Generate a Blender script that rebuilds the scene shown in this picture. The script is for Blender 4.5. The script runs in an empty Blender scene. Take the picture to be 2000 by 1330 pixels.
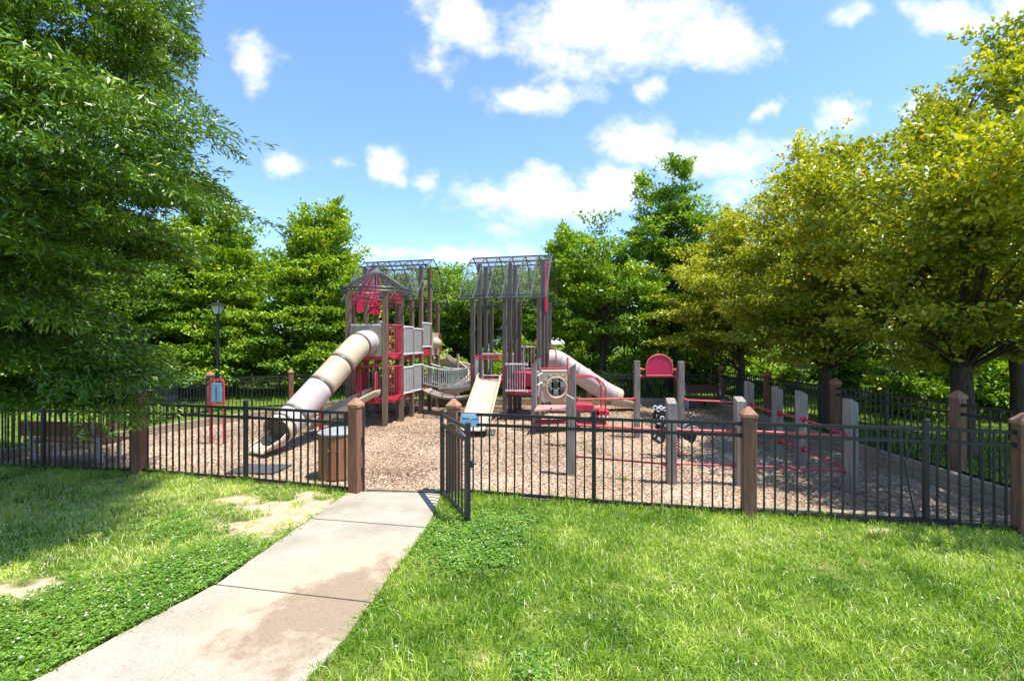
import bpy, math, random
import numpy as np
from mathutils import Vector

random.seed(7)
rng = np.random.default_rng(11)
SC = bpy.context.scene
COL = SC.collection
R = math.radians
# ------------------------------------------------------------------ measuring
EYE, FPX, HOR = 2.1, 900.0, 668.0          # eye height, focal length in photo pixels, horizon row


def P(px, py, z=0.0):
    """Point at height z seen at a photo pixel."""
    y = (EYE - z) * FPX / (py - HOR)
    return Vector(((px - 1000) / FPX * y, y, z))


def A(px, py, y):
    """Point at depth y seen at a photo pixel."""
    return Vector(((px - 1000) / FPX * y, y, EYE - (py - HOR) / FPX * y))


# ------------------------------------------------------------------ materials
MATS = {}


def ramp(nt, fac, stops):
    r = nt.nodes.new('ShaderNodeValToRGB')
    els = r.color_ramp.elements
    while len(els) < len(stops):
        els.new(0.5)
    for e, (p, c) in zip(els, stops):
        e.position = p
        e.color = (*c, 1)
    nt.links.new(fac, r.inputs['Fac'])
    return r.outputs['Color']


def new_mat(name):
    m = bpy.data.materials.new(name)
    m.use_nodes = True
    nt = m.node_tree
    MATS[name] = m
    return m, nt, nt.nodes['Principled BSDF']


def noise(nt, scale, detail=5, vec=None, rough=0.55):
    n = nt.nodes.new('ShaderNodeTexNoise')
    n.inputs['Scale'].default_value = scale
    n.inputs['Detail'].default_value = detail
    n.inputs['Roughness'].default_value = rough
    if vec is not None:
        nt.links.new(vec, n.inputs['Vector'])
    return n.outputs['Fac']


def objvec(nt, scale=(1, 1, 1)):
    tc = nt.nodes.new('ShaderNodeTexCoord')
    mp = nt.nodes.new('ShaderNodeMapping')
    mp.inputs['Scale'].default_value = scale
    nt.links.new(tc.outputs['Object'], mp.inputs['Vector'])
    return mp.outputs['Vector']


def bump(nt, bsdf, fac, strength=0.3, dist=0.01):
    b = nt.nodes.new('ShaderNodeBump')
    b.inputs['Strength'].default_value = strength
    b.inputs['Distance'].default_value = dist
    nt.links.new(fac, b.inputs['Height'])
    nt.links.new(b.outputs['Normal'], bsdf.inputs['Normal'])


def mul(c, k):
    return tuple(max(0.0, min(1.0, v * k)) for v in c)


def plain(name, col, rough=0.5, var=0.18, scale=6.0, spec=0.4, bmp=0.0, metal=0.0, wear=None):
    m, nt, b = new_mat(name)
    v = objvec(nt)
    f = noise(nt, scale, 6, v)
    stops = [(0.3, mul(col, 1 - var)), (0.7, mul(col, 1 + var))]
    if wear:
        stops.append((0.82, wear))
    nt.links.new(ramp(nt, f, stops), b.inputs['Base Color'])
    b.inputs['Roughness'].default_value = rough
    b.inputs['Specular IOR Level'].default_value = spec
    b.inputs['Metallic'].default_value = metal
    if bmp:
        bump(nt, b, noise(nt, scale * 12, 4, v), bmp, 0.004)
    return m


def wood(name, dark, light, rough=0.8, scale=(14, 14, 1.1)):
    m, nt, b = new_mat(name)
    v = objvec(nt, scale)
    f = noise(nt, 3.0, 8, v, 0.65)
    big = noise(nt, 1.2, 3, objvec(nt, (1, 1, 0.6)))
    mx = nt.nodes.new('ShaderNodeMath')
    mx.operation = 'MULTIPLY_ADD'
    nt.links.new(big, mx.inputs[0])
    mx.inputs[1].default_value = 0.5
    nt.links.new(f, mx.inputs[2])
    nt.links.new(ramp(nt, mx.outputs[0], [(0.5, dark), (0.75, tuple((a + c) / 2 for a, c in zip(dark, light))), (1.0, light)]), b.inputs['Base Color'])
    b.inputs['Roughness'].default_value = rough
    b.inputs['Specular IOR Level'].default_value = 0.25
    bump(nt, b, f, 0.5, 0.006)
    return m


def leaf_mat(name, c_dark, c_mid, c_light, trans=0.35, rough=0.42, accent=None, spec=0.5):
    m, nt, b = new_mat(name)
    at = nt.nodes.new('ShaderNodeAttribute')
    at.attribute_name = 'tint'
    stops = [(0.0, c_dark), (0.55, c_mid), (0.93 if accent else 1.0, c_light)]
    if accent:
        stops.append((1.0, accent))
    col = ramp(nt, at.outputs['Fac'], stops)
    nt.links.new(col, b.inputs['Base Color'])
    b.inputs['Roughness'].default_value = rough
    b.inputs['Specular IOR Level'].default_value = spec
    t = nt.nodes.new('ShaderNodeBsdfTranslucent')
    hs = nt.nodes.new('ShaderNodeHueSaturation')
    hs.inputs['Hue'].default_value = 0.505 if 'golden' in name else 0.485
    hs.inputs['Value'].default_value = 1.4
    hs.inputs['Saturation'].default_value = 1.1
    nt.links.new(col, hs.inputs['Color'])
    nt.links.new(hs.outputs['Color'], t.inputs['Color'])
    mix = nt.nodes.new('ShaderNodeMixShader')
    mix.inputs['Fac'].default_value = trans
    nt.links.new(b.outputs[0], mix.inputs[1])
    nt.links.new(t.outputs[0], mix.inputs[2])
    nt.links.new(mix.outputs[0], nt.nodes['Material Output'].inputs['Surface'])
    return m


FENCE = plain('fence_black', (0.015, 0.017, 0.021), 0.42, 0.25, 9, 0.5)
GREYMETAL = plain('grey_metal', (0.42, 0.42, 0.43), 0.45, 0.12, 5, 0.5)
POSTWOOD = wood('post_wood', (0.095, 0.042, 0.026), (0.31, 0.155, 0.095))
CAPWOOD = wood('cap_wood', (0.20, 0.085, 0.05), (0.48, 0.25, 0.16), scale=(6, 6, 6))
GREYWOOD = wood('weathered_wood', (0.10, 0.083, 0.07), (0.36, 0.315, 0.275))
BROWNWOOD = wood('play_post_wood', (0.075, 0.05, 0.032), (0.27, 0.20, 0.135))
DARKPOST = wood('dark_play_post_wood', (0.058, 0.05, 0.045), (0.20, 0.175, 0.155))
TIMBER = wood('timber', (0.15, 0.115, 0.075), (0.37, 0.30, 0.21), scale=(3, 3, 12))
SLATWOOD = wood('slat_wood', (0.17, 0.07, 0.032), (0.42, 0.21, 0.10))
BENCHWOOD = wood('bench_wood', (0.20, 0.08, 0.035), (0.46, 0.22, 0.10), scale=(1.2, 14, 14))
TAN = plain('tan_plastic', (0.47, 0.39, 0.275), 0.45, 0.13, 2.5, 0.4, wear=(0.53, 0.46, 0.36))
LILAC = plain('faded_plastic', (0.45, 0.40, 0.385), 0.5, 0.08, 2.5, 0.4)
TANDARK = plain('tan_panel_plastic', (0.36, 0.30, 0.23), 0.55, 0.12, 2.5, 0.35)
RED = plain('red_coating', (0.46, 0.028, 0.06), 0.42, 0.25, 4, 0.45, wear=(0.55, 0.10, 0.12))
BANDBROWN = plain('band_brown', (0.10, 0.075, 0.055), 0.5, 0.2, 5, 0.4)
PINK = plain('bright_red_panel', (0.60, 0.018, 0.085), 0.42, 0.10, 3, 0.4)
FADERED = plain('faded_red_bar', (0.50, 0.10, 0.095), 0.5, 0.3, 7, 0.4, wear=(0.56, 0.30, 0.25))
WHITE = plain('white_coating', (0.60, 0.58, 0.57), 0.45, 0.10, 6, 0.4)
PALEGREY = plain('pale_grey_panel', (0.31, 0.305, 0.30), 0.5, 0.10, 5, 0.4)
ROOFMETAL = plain('roof_metal', (0.075, 0.075, 0.082), 0.4, 0.2, 6, 0.5)
CONEMETAL = plain('cone_metal', (0.045, 0.042, 0.045), 0.4, 0.25, 6, 0.5)
DECKWOOD = wood('bridge_plank', (0.19, 0.155, 0.12), (0.42, 0.36, 0.29))
BLACK = plain('black_plastic', (0.012, 0.012, 0.013), 0.4, 0.2, 5, 0.5)
OFFWHITE = plain('white_plastic', (0.62, 0.60, 0.57), 0.5, 0.08, 5, 0.4)
RUBBER = plain('rubber', (0.07, 0.072, 0.078), 0.85, 0.25, 8, 0.2, 0.3)
CABINET = plain('cabinet_green', (0.055, 0.075, 0.062), 0.5, 0.15, 3, 0.4)
SIGNBLUE = plain('sign_blue', (0.20, 0.46, 0.68), 0.4, 0.12, 9, 0.4)
SIGNPALE = plain('sign_pale_blue', (0.42, 0.60, 0.74), 0.4, 0.08, 9, 0.4)
SIGNDARK = plain('sign_dark_blue', (0.05, 0.13, 0.26), 0.4, 0.1, 9, 0.4)
BARK = wood('bark', (0.028, 0.02, 0.014), (0.115, 0.088, 0.066), 0.95, (9, 9, 2.2))
GLASS, _nt, _b = new_mat('lamp_glass')
_b.inputs['Base Color'].default_value = (0.62, 0.64, 0.64, 1)
_b.inputs['Roughness'].default_value = 0.25
SIDING = plain('house_siding', (0.52, 0.50, 0.50), 0.7, 0.06, 1.0, 0.3)
SHINGLE = plain('roof_shingle', (0.16, 0.15, 0.15), 0.9, 0.2, 4, 0.2)
PANE, _nt, _b = new_mat('window_glass')
_b.inputs['Base Color'].default_value = (0.05, 0.06, 0.075, 1)
_b.inputs['Roughness'].default_value = 0.08

m, nt, b = new_mat('perforated_sheet')
b.inputs['Base Color'].default_value = (0.05, 0.05, 0.058, 1)
b.inputs['Roughness'].default_value = 0.45
tr = nt.nodes.new('ShaderNodeBsdfTransparent')
mx = nt.nodes.new('ShaderNodeMixShader')
mx.inputs['Fac'].default_value = 0.86          # share of the sheet that is punched out
nt.links.new(b.outputs[0], mx.inputs[1])
nt.links.new(tr.outputs[0], mx.inputs[2])
nt.links.new(mx.outputs[0], nt.nodes['Material Output'].inputs['Surface'])
SHEET = m

OAKLEAF = leaf_mat('willow_oak_leaf', (0.020, 0.062, 0.007), (0.105, 0.22, 0.016), (0.38, 0.50, 0.06), 0.15, 0.38, (0.60, 0.62, 0.18), 0.5)
GOLDLEAF = leaf_mat('golden_leaf', (0.06, 0.11, 0.010), (0.35, 0.385, 0.032), (0.82, 0.74, 0.09), 0.26, 0.38, (0.76, 0.46, 0.05), 0.5)
MAPLELEAF = leaf_mat('mid_leaf', (0.05, 0.13, 0.012), (0.20, 0.36, 0.028), (0.52, 0.61, 0.05), 0.26, 0.45, (0.60, 0.54, 0.06), 0.4)
DARKLEAF = leaf_mat('dark_leaf', (0.05, 0.125, 0.018), (0.15, 0.28, 0.034), (0.31, 0.45, 0.058), 0.36, 0.48, None, 0.4)
BRIGHTLEAF = leaf_mat('bright_leaf', (0.06, 0.145, 0.016), (0.20, 0.36, 0.034), (0.44, 0.57, 0.08), 0.28, 0.5, None, 0.4)
BLADE = leaf_mat('grass_blade', (0.07, 0.175, 0.012), (0.26, 0.43, 0.032), (0.54, 0.65, 0.115), 0.32, 0.40, (0.76, 0.69, 0.42), 0.45)
CLOVER = leaf_mat('clover_leaf', (0.04, 0.12, 0.012), (0.115, 0.255, 0.028), (0.28, 0.44, 0.07), 0.25, 0.45, None, 0.4)
FLOWER = plain('clover_flower', (0.50, 0.46, 0.34), 0.8, 0.12, 30, 0.2)

# chips on the ground
m, nt, b = new_mat('wood_chip')
at = nt.nodes.new('ShaderNodeAttribute')
at.attribute_name = 'tint'
nt.links.new(ramp(nt, at.outputs['Fac'], [(0, (0.10, 0.058, 0.032)), (0.45, (0.37, 0.25, 0.158)), (1, (0.68, 0.53, 0.385))]), b.inputs['Base Color'])
b.inputs['Roughness'].default_value = 0.85
b.inputs['Specular IOR Level'].default_value = 0.2
CHIP = m

m, nt, b = new_mat('mulch')
v = objvec(nt)
vo = nt.nodes.new('ShaderNodeTexVoronoi')
vo.inputs['Scale'].default_value = 34
mp2 = nt.nodes.new('ShaderNodeMapping')
mp2.inputs['Scale'].default_value = (1, 0.45, 1)
nt.links.new(v, mp2.inputs['Vector'])
nt.links.new(mp2.outputs['Vector'], vo.inputs['Vector'])
big = noise(nt, 0.55, 4, v)
sep = nt.nodes.new('ShaderNodeSeparateColor')
nt.links.new(vo.outputs['Color'], sep.inputs['Color'])
md = nt.nodes.new('ShaderNodeMath')
md.operation = 'MULTIPLY_ADD'
nt.links.new(sep.outputs['Red'], md.inputs[0])
md.inputs[1].default_value = 0.5
nt.links.new(big, md.inputs[2])
nt.links.new(ramp(nt, md.outputs[0], [(0.25, (0.12, 0.07, 0.042)), (0.6, (0.34, 0.235, 0.155)), (1.0, (0.62, 0.49, 0.37))]), b.inputs['Base Color'])
b.inputs['Roughness'].default_value = 0.95
b.inputs['Specular IOR Level'].default_value = 0.15
bump(nt, b, vo.outputs['Distance'], 0.8, 0.03)
MULCH = m

m, nt, b = new_mat('concrete')
v = objvec(nt)
f1 = noise(nt, 1.6, 8, v, 0.6)
f2 = noise(nt, 70, 6, v, .7)
base = ramp(nt, f1, [(0.3, (0.27, 0.236, 0.185)), (0.55, (0.365, 0.325, 0.26)), (0.8, (0.425, 0.385, 0.32))])
# washed-in soil: an uneven stain across the slab, thinner film around it
def stain(cx, cy, sx, sy, rot, amp):
    mp = nt.nodes.new('ShaderNodeMapping')
    mp.vector_type = 'TEXTURE'
    mp.inputs['Location'].default_value = (cx, cy, 0)
    mp.inputs['Rotation'].default_value = (0, 0, rot)
    mp.inputs['Scale'].default_value = (sx, sy, 1)
    nt.links.new(v, mp.inputs['Vector'])
    ln = nt.nodes.new('ShaderNodeVectorMath')
    ln.operation = 'LENGTH'
    nt.links.new(mp.outputs['Vector'], ln.inputs[0])
    n1 = noise(nt, 3.0, 9, v, 0.72)
    a = nt.nodes.new('ShaderNodeMath')
    a.operation = 'MULTIPLY_ADD'
    nt.links.new(n1, a.inputs[0])
    a.inputs[1].default_value = -amp
    nt.links.new(ln.outputs['Value'], a.inputs[2])
    r = nt.nodes.new('ShaderNodeMapRange')
    r.interpolation_type = 'SMOOTHSTEP'
    r.inputs['From Min'].default_value = 0.45 - amp * 0.5
    r.inputs['From Max'].default_value = 1.0 - amp * 0.5
    r.inputs['To Min'].default_value = 1
    r.inputs['To Max'].default_value = 0
    nt.links.new(a.outputs[0], r.inputs['Value'])
    return r.outputs[0]
def mixc(fac, c1, c2, k=1.0):
    mm = nt.nodes.new('ShaderNodeMix')
    mm.data_type = 'RGBA'
    s = nt.nodes.new('ShaderNodeMath')
    s.operation = 'MULTIPLY'
    s.inputs[1].default_value = k
    nt.links.new(fac, s.inputs[0])
    nt.links.new(s.outputs[0], mm.inputs['Factor'])
    nt.links.new(c1, mm.inputs['A'])
    mm.inputs['B'].default_value = (*c2, 1)
    return mm.outputs['Result']
film = stain(-1.55, 3.85, 1.0, 1.35, -0.35, 1.0)
dirt = stain(-1.42, 3.62, 0.62, 0.95, -0.5, 2.4)
col = mixc(film, base, (0.44, 0.345, 0.235), 0.75)
col = mixc(dirt, col, (0.245, 0.18, 0.12), 0.85)
spk = ramp(nt, f2, [(0.32, (0.55, 0.54, 0.53)), (0.5, (1, 1, 1)), (0.7, (1.0, 1.0, 1.0)), (0.78, (.8, .8, .8))])
mm = nt.nodes.new('ShaderNodeMix')
mm.data_type = 'RGBA'
mm.blend_type = 'MULTIPLY'
mm.inputs['Factor'].default_value = 0.7
nt.links.new(col, mm.inputs['A'])
nt.links.new(spk, mm.inputs['B'])
nt.links.new(mm.outputs['Result'], b.inputs['Base Color'])
b.inputs['Roughness'].default_value = 0.9
b.inputs['Specular IOR Level'].default_value = 0.2
bump(nt, b, noise(nt, 45, 6, objvec(nt, (1, .25, 1))), 0.6, 0.008)
CONCRETE = m

m, nt, b = new_mat('lawn_soil')
at = nt.nodes.new('ShaderNodeAttribute')
at.attribute_name = 'bare'
v = objvec(nt)
g = ramp(nt, noise(nt, 2.2, 7, v), [(0.3, (0.05, 0.085, 0.012)), (0.55, (0.10, 0.15, 0.022)), (0.75, (0.24, 0.22, 0.07))])
d = ramp(nt, noise(nt, 7, 8, v, 0.7), [(0.3, (0.34, 0.24, 0.155)), (0.6, (0.54, 0.41, 0.285)), (0.8, (0.62, 0.49, 0.36))])
mm = nt.nodes.new('ShaderNodeMix')
mm.data_type = 'RGBA'
nt.links.new(at.outputs['Fac'], mm.inputs['Factor'])
nt.links.new(g, mm.inputs['A'])
nt.links.new(d, mm.inputs['B'])
nt.links.new(mm.outputs['Result'], b.inputs['Base Color'])
b.inputs['Roughness'].default_value = 1.0
b.inputs['Specular IOR Level'].default_value = 0.1
bump(nt, b, noise(nt, 40, 5, v), 0.6, 0.02)
SOIL = m


# ------------------------------------------------------------------ mesh tools
def wpos(o):
    p = Vector((0, 0, 0))
    while o is not None:
        p = p + o.location
        o = o.parent
    return p


def frame(p0, p1, up=Vector((0, 0, 1))):
    d = (p1 - p0).normalized()
    s = d.cross(up)
    if s.length < 1e-4:
        s = d.cross(Vector((0, 1, 0)))
    s.normalize()
    return d, s, s.cross(d).normalized()


class MB:
    def __init__(self):
        self.v, self.f = [], []

    def add(self, vs, fs):
        n = len(self.v)
        self.v += [tuple(p) for p in vs]
        self.f += [tuple(i + n for i in f) for f in fs]
        return self

    def box(self, c, size, ang=0.0):
        ca, sa = math.cos(ang), math.sin(ang)
        vs = []
        for dz in (-.5, .5):
            for dx, dy in ((-.5, -.5), (.5, -.5), (.5, .5), (-.5, .5)):
                x, y = dx * size[0], dy * size[1]
                vs.append((c[0] + x * ca - y * sa, c[1] + x * sa + y * ca, c[2] + dz * size[2]))
        return self.add(vs, [(3, 2, 1, 0), (4, 5, 6, 7), (0, 1, 5, 4), (1, 2, 6, 5), (2, 3, 7, 6), (3, 0, 4, 7)])

    def beam(self, p0, p1, w, h, up=Vector((0, 0, 1))):
        p0, p1 = Vector(p0), Vector(p1)
        d, s, u = frame(p0, p1, up)
        vs = []
        for p in (p0, p1):
            for a, b_ in ((-1, -1), (1, -1), (1, 1), (-1, 1)):
                vs.append(p + s * a * w / 2 + u * b_ * h / 2)
        return self.add(vs, [(0, 1, 2, 3), (7, 6, 5, 4), (4, 5, 1, 0), (5, 6, 2, 1), (6, 7, 3, 2), (7, 4, 0, 3)])

    def tube(self, pts, r, n=8, closed=False, caps=True):
        pts = [Vector(p) for p in pts]
        rs = r if isinstance(r, (list, tuple)) else [r] * len(pts)
        N = len(pts)
        vs, fs = [], []
        ref = None
        for i, p in enumerate(pts):
            a = pts[(i - 1) % N] if (closed or i > 0) else p
            c = pts[(i + 1) % N] if (closed or i < N - 1) else p
            d = (c - a).normalized()
            if ref is None:
                ref = d.cross(Vector((0, 0, 1)))
                if ref.length < 0.1:
                    ref = d.cross(Vector((0, 1, 0)))
            s = (ref - d * ref.dot(d)).normalized()
            ref = s
            t = d.cross(s)
            for k in range(n):
                q = 2 * math.pi * k / n
                vs.append(p + (s * math.cos(q) + t * math.sin(q)) * rs[i])
        for i in range(N if closed else N - 1):
            j = (i + 1) % N
            for k in range(n):
                l = (k + 1) % n
                fs.append((i * n + k, i * n + l, j * n + l, j * n + k))
        if caps and not closed:
            fs.append(tuple(range(n))[::-1])
            fs.append(tuple((N - 1) * n + k for k in range(n)))
        return self.add(vs, fs)

    def lathe(self, c, prof, n=24):
        vs, fs = [], []
        for r, z in prof:
            for k in range(n):
                q = 2 * math.pi * k / n
                vs.append((c[0] + r * math.cos(q), c[1] + r * math.sin(q), c[2] + z))
        for i in range(len(prof) - 1):
            for k in range(n):
                l = (k + 1) % n
                fs.append((i * n + k, i * n + l, (i + 1) * n + l, (i + 1) * n + k))
        fs.append(tuple(range(n))[::-1])
        fs.append(tuple((len(prof) - 1) * n + k for k in range(n)))
        return self.add(vs, fs)

    def prism(self, poly, off):
        """polygon (list of 3-D points) swept by the vector off"""
        poly = [Vector(p) for p in poly]
        off = Vector(off)
        n = len(poly)
        fs = [tuple(range(n))[::-1], tuple(range(n, 2 * n))]
        fs += [(k, (k + 1) % n, n + (k + 1) % n, n + k) for k in range(n)]
        return self.add(poly + [p + off for p in poly], fs)

    def ring(self, outer, inner, off):
        """two loops of equal count, swept by off: a plate with a hole"""
        n = len(outer)
        off = Vector(off)
        o, i = [Vector(p) for p in outer], [Vector(p) for p in inner]
        vs = o + i + [p + off for p in o] + [p + off for p in i]
        fs = []
        for k in range(n):
            l = (k + 1) % n
            fs += [(k, l, n + l, n + k), (2 * n + l, 2 * n + k, 3 * n + k, 3 * n + l),
                   (k, 2 * n + k, 2 * n + l, l), (n + l, 3 * n + l, 3 * n + k, n + k)]
        return self.add(vs, fs)

    def build(self, name, mat, parent=None, bevel=0.0, smooth=True, solid=0.0):
        o = wpos(parent) if parent else Vector((0, 0, 0))
        me = bpy.data.meshes.new(name)
        me.from_pydata([(p[0] - o.x, p[1] - o.y, p[2] - o.z) for p in self.v], [], self.f)
        import bmesh
        bm = bmesh.new()
        bm.from_mesh(me)
        bmesh.ops.recalc_face_normals(bm, faces=bm.faces)
        bm.to_mesh(me)
        bm.free()
        me.materials.append(mat)
        if smooth:
            me.polygons.foreach_set('use_smooth', [True] * len(me.polygons))
            me.set_sharp_from_angle(angle=R(38))
        ob = bpy.data.objects.new(name, me)
        COL.objects.link(ob)
        ob.parent = parent
        if solid:
            md_ = ob.modifiers.new('thickness', 'SOLIDIFY')
            md_.thickness = solid
            md_.offset = 0
        if bevel:
            md_ = ob.modifiers.new('edges', 'BEVEL')
            md_.width = bevel
            md_.segments = 2
            md_.limit_method = 'ANGLE'
        return ob


def tag(o, label, cat, group=None):
    o['label'] = label
    o['category'] = cat
    if group:
        o['group'] = group
    return o


def thing(name, label, cat, loc=(0, 0, 0), group=None):
    o = bpy.data.objects.new(name, None)
    o.empty_display_size = 0.2
    o.location = loc
    COL.objects.link(o)
    return tag(o, label, cat, group)


def kind(o, k):
    o['kind'] = k
    return o


def raw_mesh(name, verts, quads_or_starts, loops, mat, attrs=None, smooth=False):
    """verts (n,3) array, loop vertex indices, face start offsets"""
    me = bpy.data.meshes.new(name)
    me.vertices.add(len(verts))
    me.vertices.foreach_set('co', np.ascontiguousarray(verts, dtype=np.float32).ravel())
    me.loops.add(len(loops))
    me.loops.foreach_set('vertex_index', np.ascontiguousarray(loops, dtype=np.int32))
    me.polygons.add(len(quads_or_starts))
    me.polygons.foreach_set('loop_start', np.ascontiguousarray(quads_or_starts, dtype=np.int32))
    if attrs:
        for k, a in attrs.items():
            dom = 'FACE' if len(a) == len(quads_or_starts) else 'POINT'
            at_ = me.attributes.new(k, 'FLOAT', dom)
            at_.data.foreach_set('value', np.ascontiguousarray(a, dtype=np.float32))
    me.update(calc_edges=True)
    me.materials.append(mat)
    if smooth:
        me.polygons.foreach_set('use_smooth', [True] * len(me.polygons))
    return me


def link(name, me, parent=None, loc=(0, 0, 0)):
    o = bpy.data.objects.new(name, me)
    o.location = loc
    o.parent = parent
    COL.objects.link(o)
    return o


# value noise on numpy arrays
_perm = rng.random((256, 256))


def vnoise(x, y, s=1.0, ox=0.0):
    x, y = x * s + 100.3 + ox, y * s + 57.7 + ox * 1.7
    xi, yi = np.floor(x).astype(int), np.floor(y).astype(int)
    fx, fy = x - xi, y - yi
    fx, fy = fx * fx * (3 - 2 * fx), fy * fy * (3 - 2 * fy)
    g_ = lambda i, j: _perm[i % 256, j % 256]
    return (g_(xi, yi) * (1 - fx) + g_(xi + 1, yi) * fx) * (1 - fy) + (g_(xi, yi + 1) * (1 - fx) + g_(xi + 1, yi + 1) * fx) * fy


def fbm(x, y, s=1.0, ox=0.0):
    return 0.5 * vnoise(x, y, s, ox) + 0.28 * vnoise(x, y, s * 2.1, ox + 9) + 0.14 * vnoise(x, y, s * 4.3, ox + 17) + 0.08 * vnoise(x, y, s * 9, ox + 29)


def inpoly(x, y, poly):
    c = np.zeros(x.shape, bool)
    n = len(poly)
    for i in range(n):
        x0, y0 = poly[i][0], poly[i][1]
        x1, y1 = poly[(i + 1) % n][0], poly[(i + 1) % n][1]
        if y0 == y1:
            continue
        c ^= ((y0 > y) != (y1 > y)) & (x < (x1 - x0) * (y - y0) / (y1 - y0) + x0)
    return c


# ------------------------------------------------------------------ setting: lines on the ground
G = lambda px, py: P(px, py)
fenceL = [(-9.6, 7.86, 'w'), (G(85, 918)[0], G(85, 918)[1], 'm'), (G(272, 924)[0], G(272, 924)[1], 'w'),
          (G(480, 941)[0], G(480, 941)[1], 'm'), (G(695, 963)[0], G(695, 963)[1], 'w')]
fenceR = [(G(886, 964)[0], G(886, 964)[1], 'w'), (G(1160, 986)[0], G(1160, 986)[1], 'm'), (G(1462, 1007)[0], G(1462, 1007)[1], 'w'),
          (G(1808, 1027)[0], G(1808, 1027)[1], 'm'), (G(2000, 1043)[0], G(2000, 1043)[1], 'w')]
ex = fenceR[-1]
fenceR.append((7.1, ex[1] - 0.16, 'w'))
front = [(-40, 8.4)] + [(p[0], p[1]) for p in fenceL] + [(p[0], p[1]) for p in fenceR] + [(40, 4.2)]
fx_, fy_ = np.array([p[0] for p in front]), np.array([p[1] for p in front])
front_y = lambda x: np.interp(x, fx_, fy_)

pathL = [G(682, 962), G(607, 1015), G(421, 1145), G(72, 1330)]
pathR = [G(600, 1330), G(675, 1251), G(760, 1129), G(837, 1030), G(863, 966)]
d1 = (pathL[3] - pathL[2])
d2 = (pathR[0] - pathR[1])
pathL.append(pathL[3] + d1 * 3.5)
pathR.insert(0, pathR[0] + d2 * 6.0)
path_poly = [(p[0], p[1]) for p in pathL] + [(p[0], p[1]) for p in pathR]

mulch_poly = [(-9.0, 8.02)] + [(p[0], p[1] + 0.06) for p in fenceL[1:]] + [(p[0], p[1] + 0.06) for p in fenceR[:5]] + \
             [(6.25, 5.15), (6.3, 9.0), (6.4, 15.2), (-5.5, 15.2), (-7.65, 11.55)]

# ground: one sheet to the horizon, finer near the camera, with worn bare patches
xs = np.unique(np.concatenate([np.linspace(-400, -30, 8), np.linspace(-30, -9, 15), np.arange(-9, 8, 0.09), np.linspace(8, 30, 15), np.linspace(30, 400, 8)]))
ys = np.unique(np.concatenate([np.linspace(-300, -4, 8), np.arange(-4, 1.5, 0.5), np.arange(1.5, 8.6, 0.09), np.linspace(8.6, 30, 24), np.linspace(30, 500, 9)]))
GX, GY = np.meshgrid(xs, ys)


def ell(x, y, cx, cy, rx, ry, rot=0.0):
    c, s = math.cos(rot), math.sin(rot)
    dx, dy = x - cx, y - cy
    return np.sqrt(((dx * c + dy * s) / rx) ** 2 + ((-dx * s + dy * c) / ry) ** 2)


def bare_at(x, y):
    c1 = G(585, 1000)
    c2 = G(480, 985)
    c3 = G(40, 1150)
    c4 = G(600, 965)
    m_ = np.maximum.reduce([1.12 - ell(x, y, c1[0], c1[1], 0.85, 0.72), 0.85 - ell(x, y, c2[0], c2[1], 0.8, 0.45),
                            0.9 - ell(x, y, c3[0], c3[1], 0.75, 0.3), 0.72 - ell(x, y, c4[0], c4[1], 1.0, 0.25),
                            0.45 - ell(x, y, 3.9, 5.15, 1.0, 0.14)])
    m_ = m_ + (fbm(x, y, 2.6) - 0.5) * 1.6 + (fbm(x, y, 8.0, 5) - 0.5) * 1.5
    return np.clip((m_ - 0.12) / 0.35, 0, 1)


bare = np.where((GY < 8.5) & (np.abs(GX) < 9), bare_at(GX, GY), 0.0)
GZ = np.where((np.abs(GX) < 9) & (GY < 8.6) & (GY > 1.5), (fbm(GX, GY, 1.5, 3) - 0.5) * 0.02 - 0.012, -0.012)
nx, ny = len(xs), len(ys)
V_ = np.stack([GX.ravel(), GY.ravel(), GZ.ravel()], 1)
i_, j_ = np.meshgrid(np.arange(nx - 1), np.arange(ny - 1))
a_ = (j_ * nx + i_).ravel()
Q_ = np.stack([a_, a_ + 1, a_ + 1 + nx, a_ + nx], 1)
kind(link('ground', raw_mesh('ground', V_, np.arange(len(Q_)) * 4, Q_.ravel(), SOIL, {'bare': bare.ravel()}, True)), 'structure')


def sheet(name, poly, z, mat, thick=0.0):
    mb_ = MB()
    if thick:
        mb_.prism([(p[0], p[1], z - thick) for p in poly], (0, 0, thick))
    else:
        mb_.add([(p[0], p[1], z) for p in poly], [tuple(range(len(poly)))])
    return kind(mb_.build(name, mat, smooth=False), 'structure')


sheet('mulch_bed', mulch_poly, 0.004, MULCH)
# concrete path in slabs with open joints, each a centimetre wide
slabs = [(0, 1), (1, 2), (2, 3), (3, 4)]
Rr = pathR[::-1]                               # from the gate towards the camera
def along(line, y):
    for q in range(len(line) - 1):
        if (line[q][1] - y) * (line[q + 1][1] - y) <= 0:
            t = (y - line[q][1]) / (line[q + 1][1] - line[q][1])
            return line[q].lerp(line[q + 1], t)
    return line[-1]
def rough_edge(line):
    out_ = [line[0]]
    for a, c in zip(line[:-1], line[1:]):
        m_ = max(1, int((c - a).length / 0.07))
        for k in range(1, m_ + 1):
            p = a.lerp(c, k / m_)
            j = 0.009 if k < m_ else 0.0
            out_.append(p + Vector((random.uniform(-j, j), random.uniform(-j * .5, j * .5), 0)))
    return out_
fineL, fineR = rough_edge(pathL), rough_edge(Rr)
cutsL = [pathL[0], pathL[1], pathL[2], pathL[3].lerp(pathL[4], 0.35), pathL[4]]
cutsR = [Rr[0], along(Rr, 1890 / (1033 - 668)), along(Rr, 1890 / (1180 - 668)), along(Rr, 1.45), Rr[-1]]
mb = MB()
def edge_pts(line, y0, y1):
    return [p for p in line if y1 + 0.02 < p[1] < y0 - 0.02]
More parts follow.
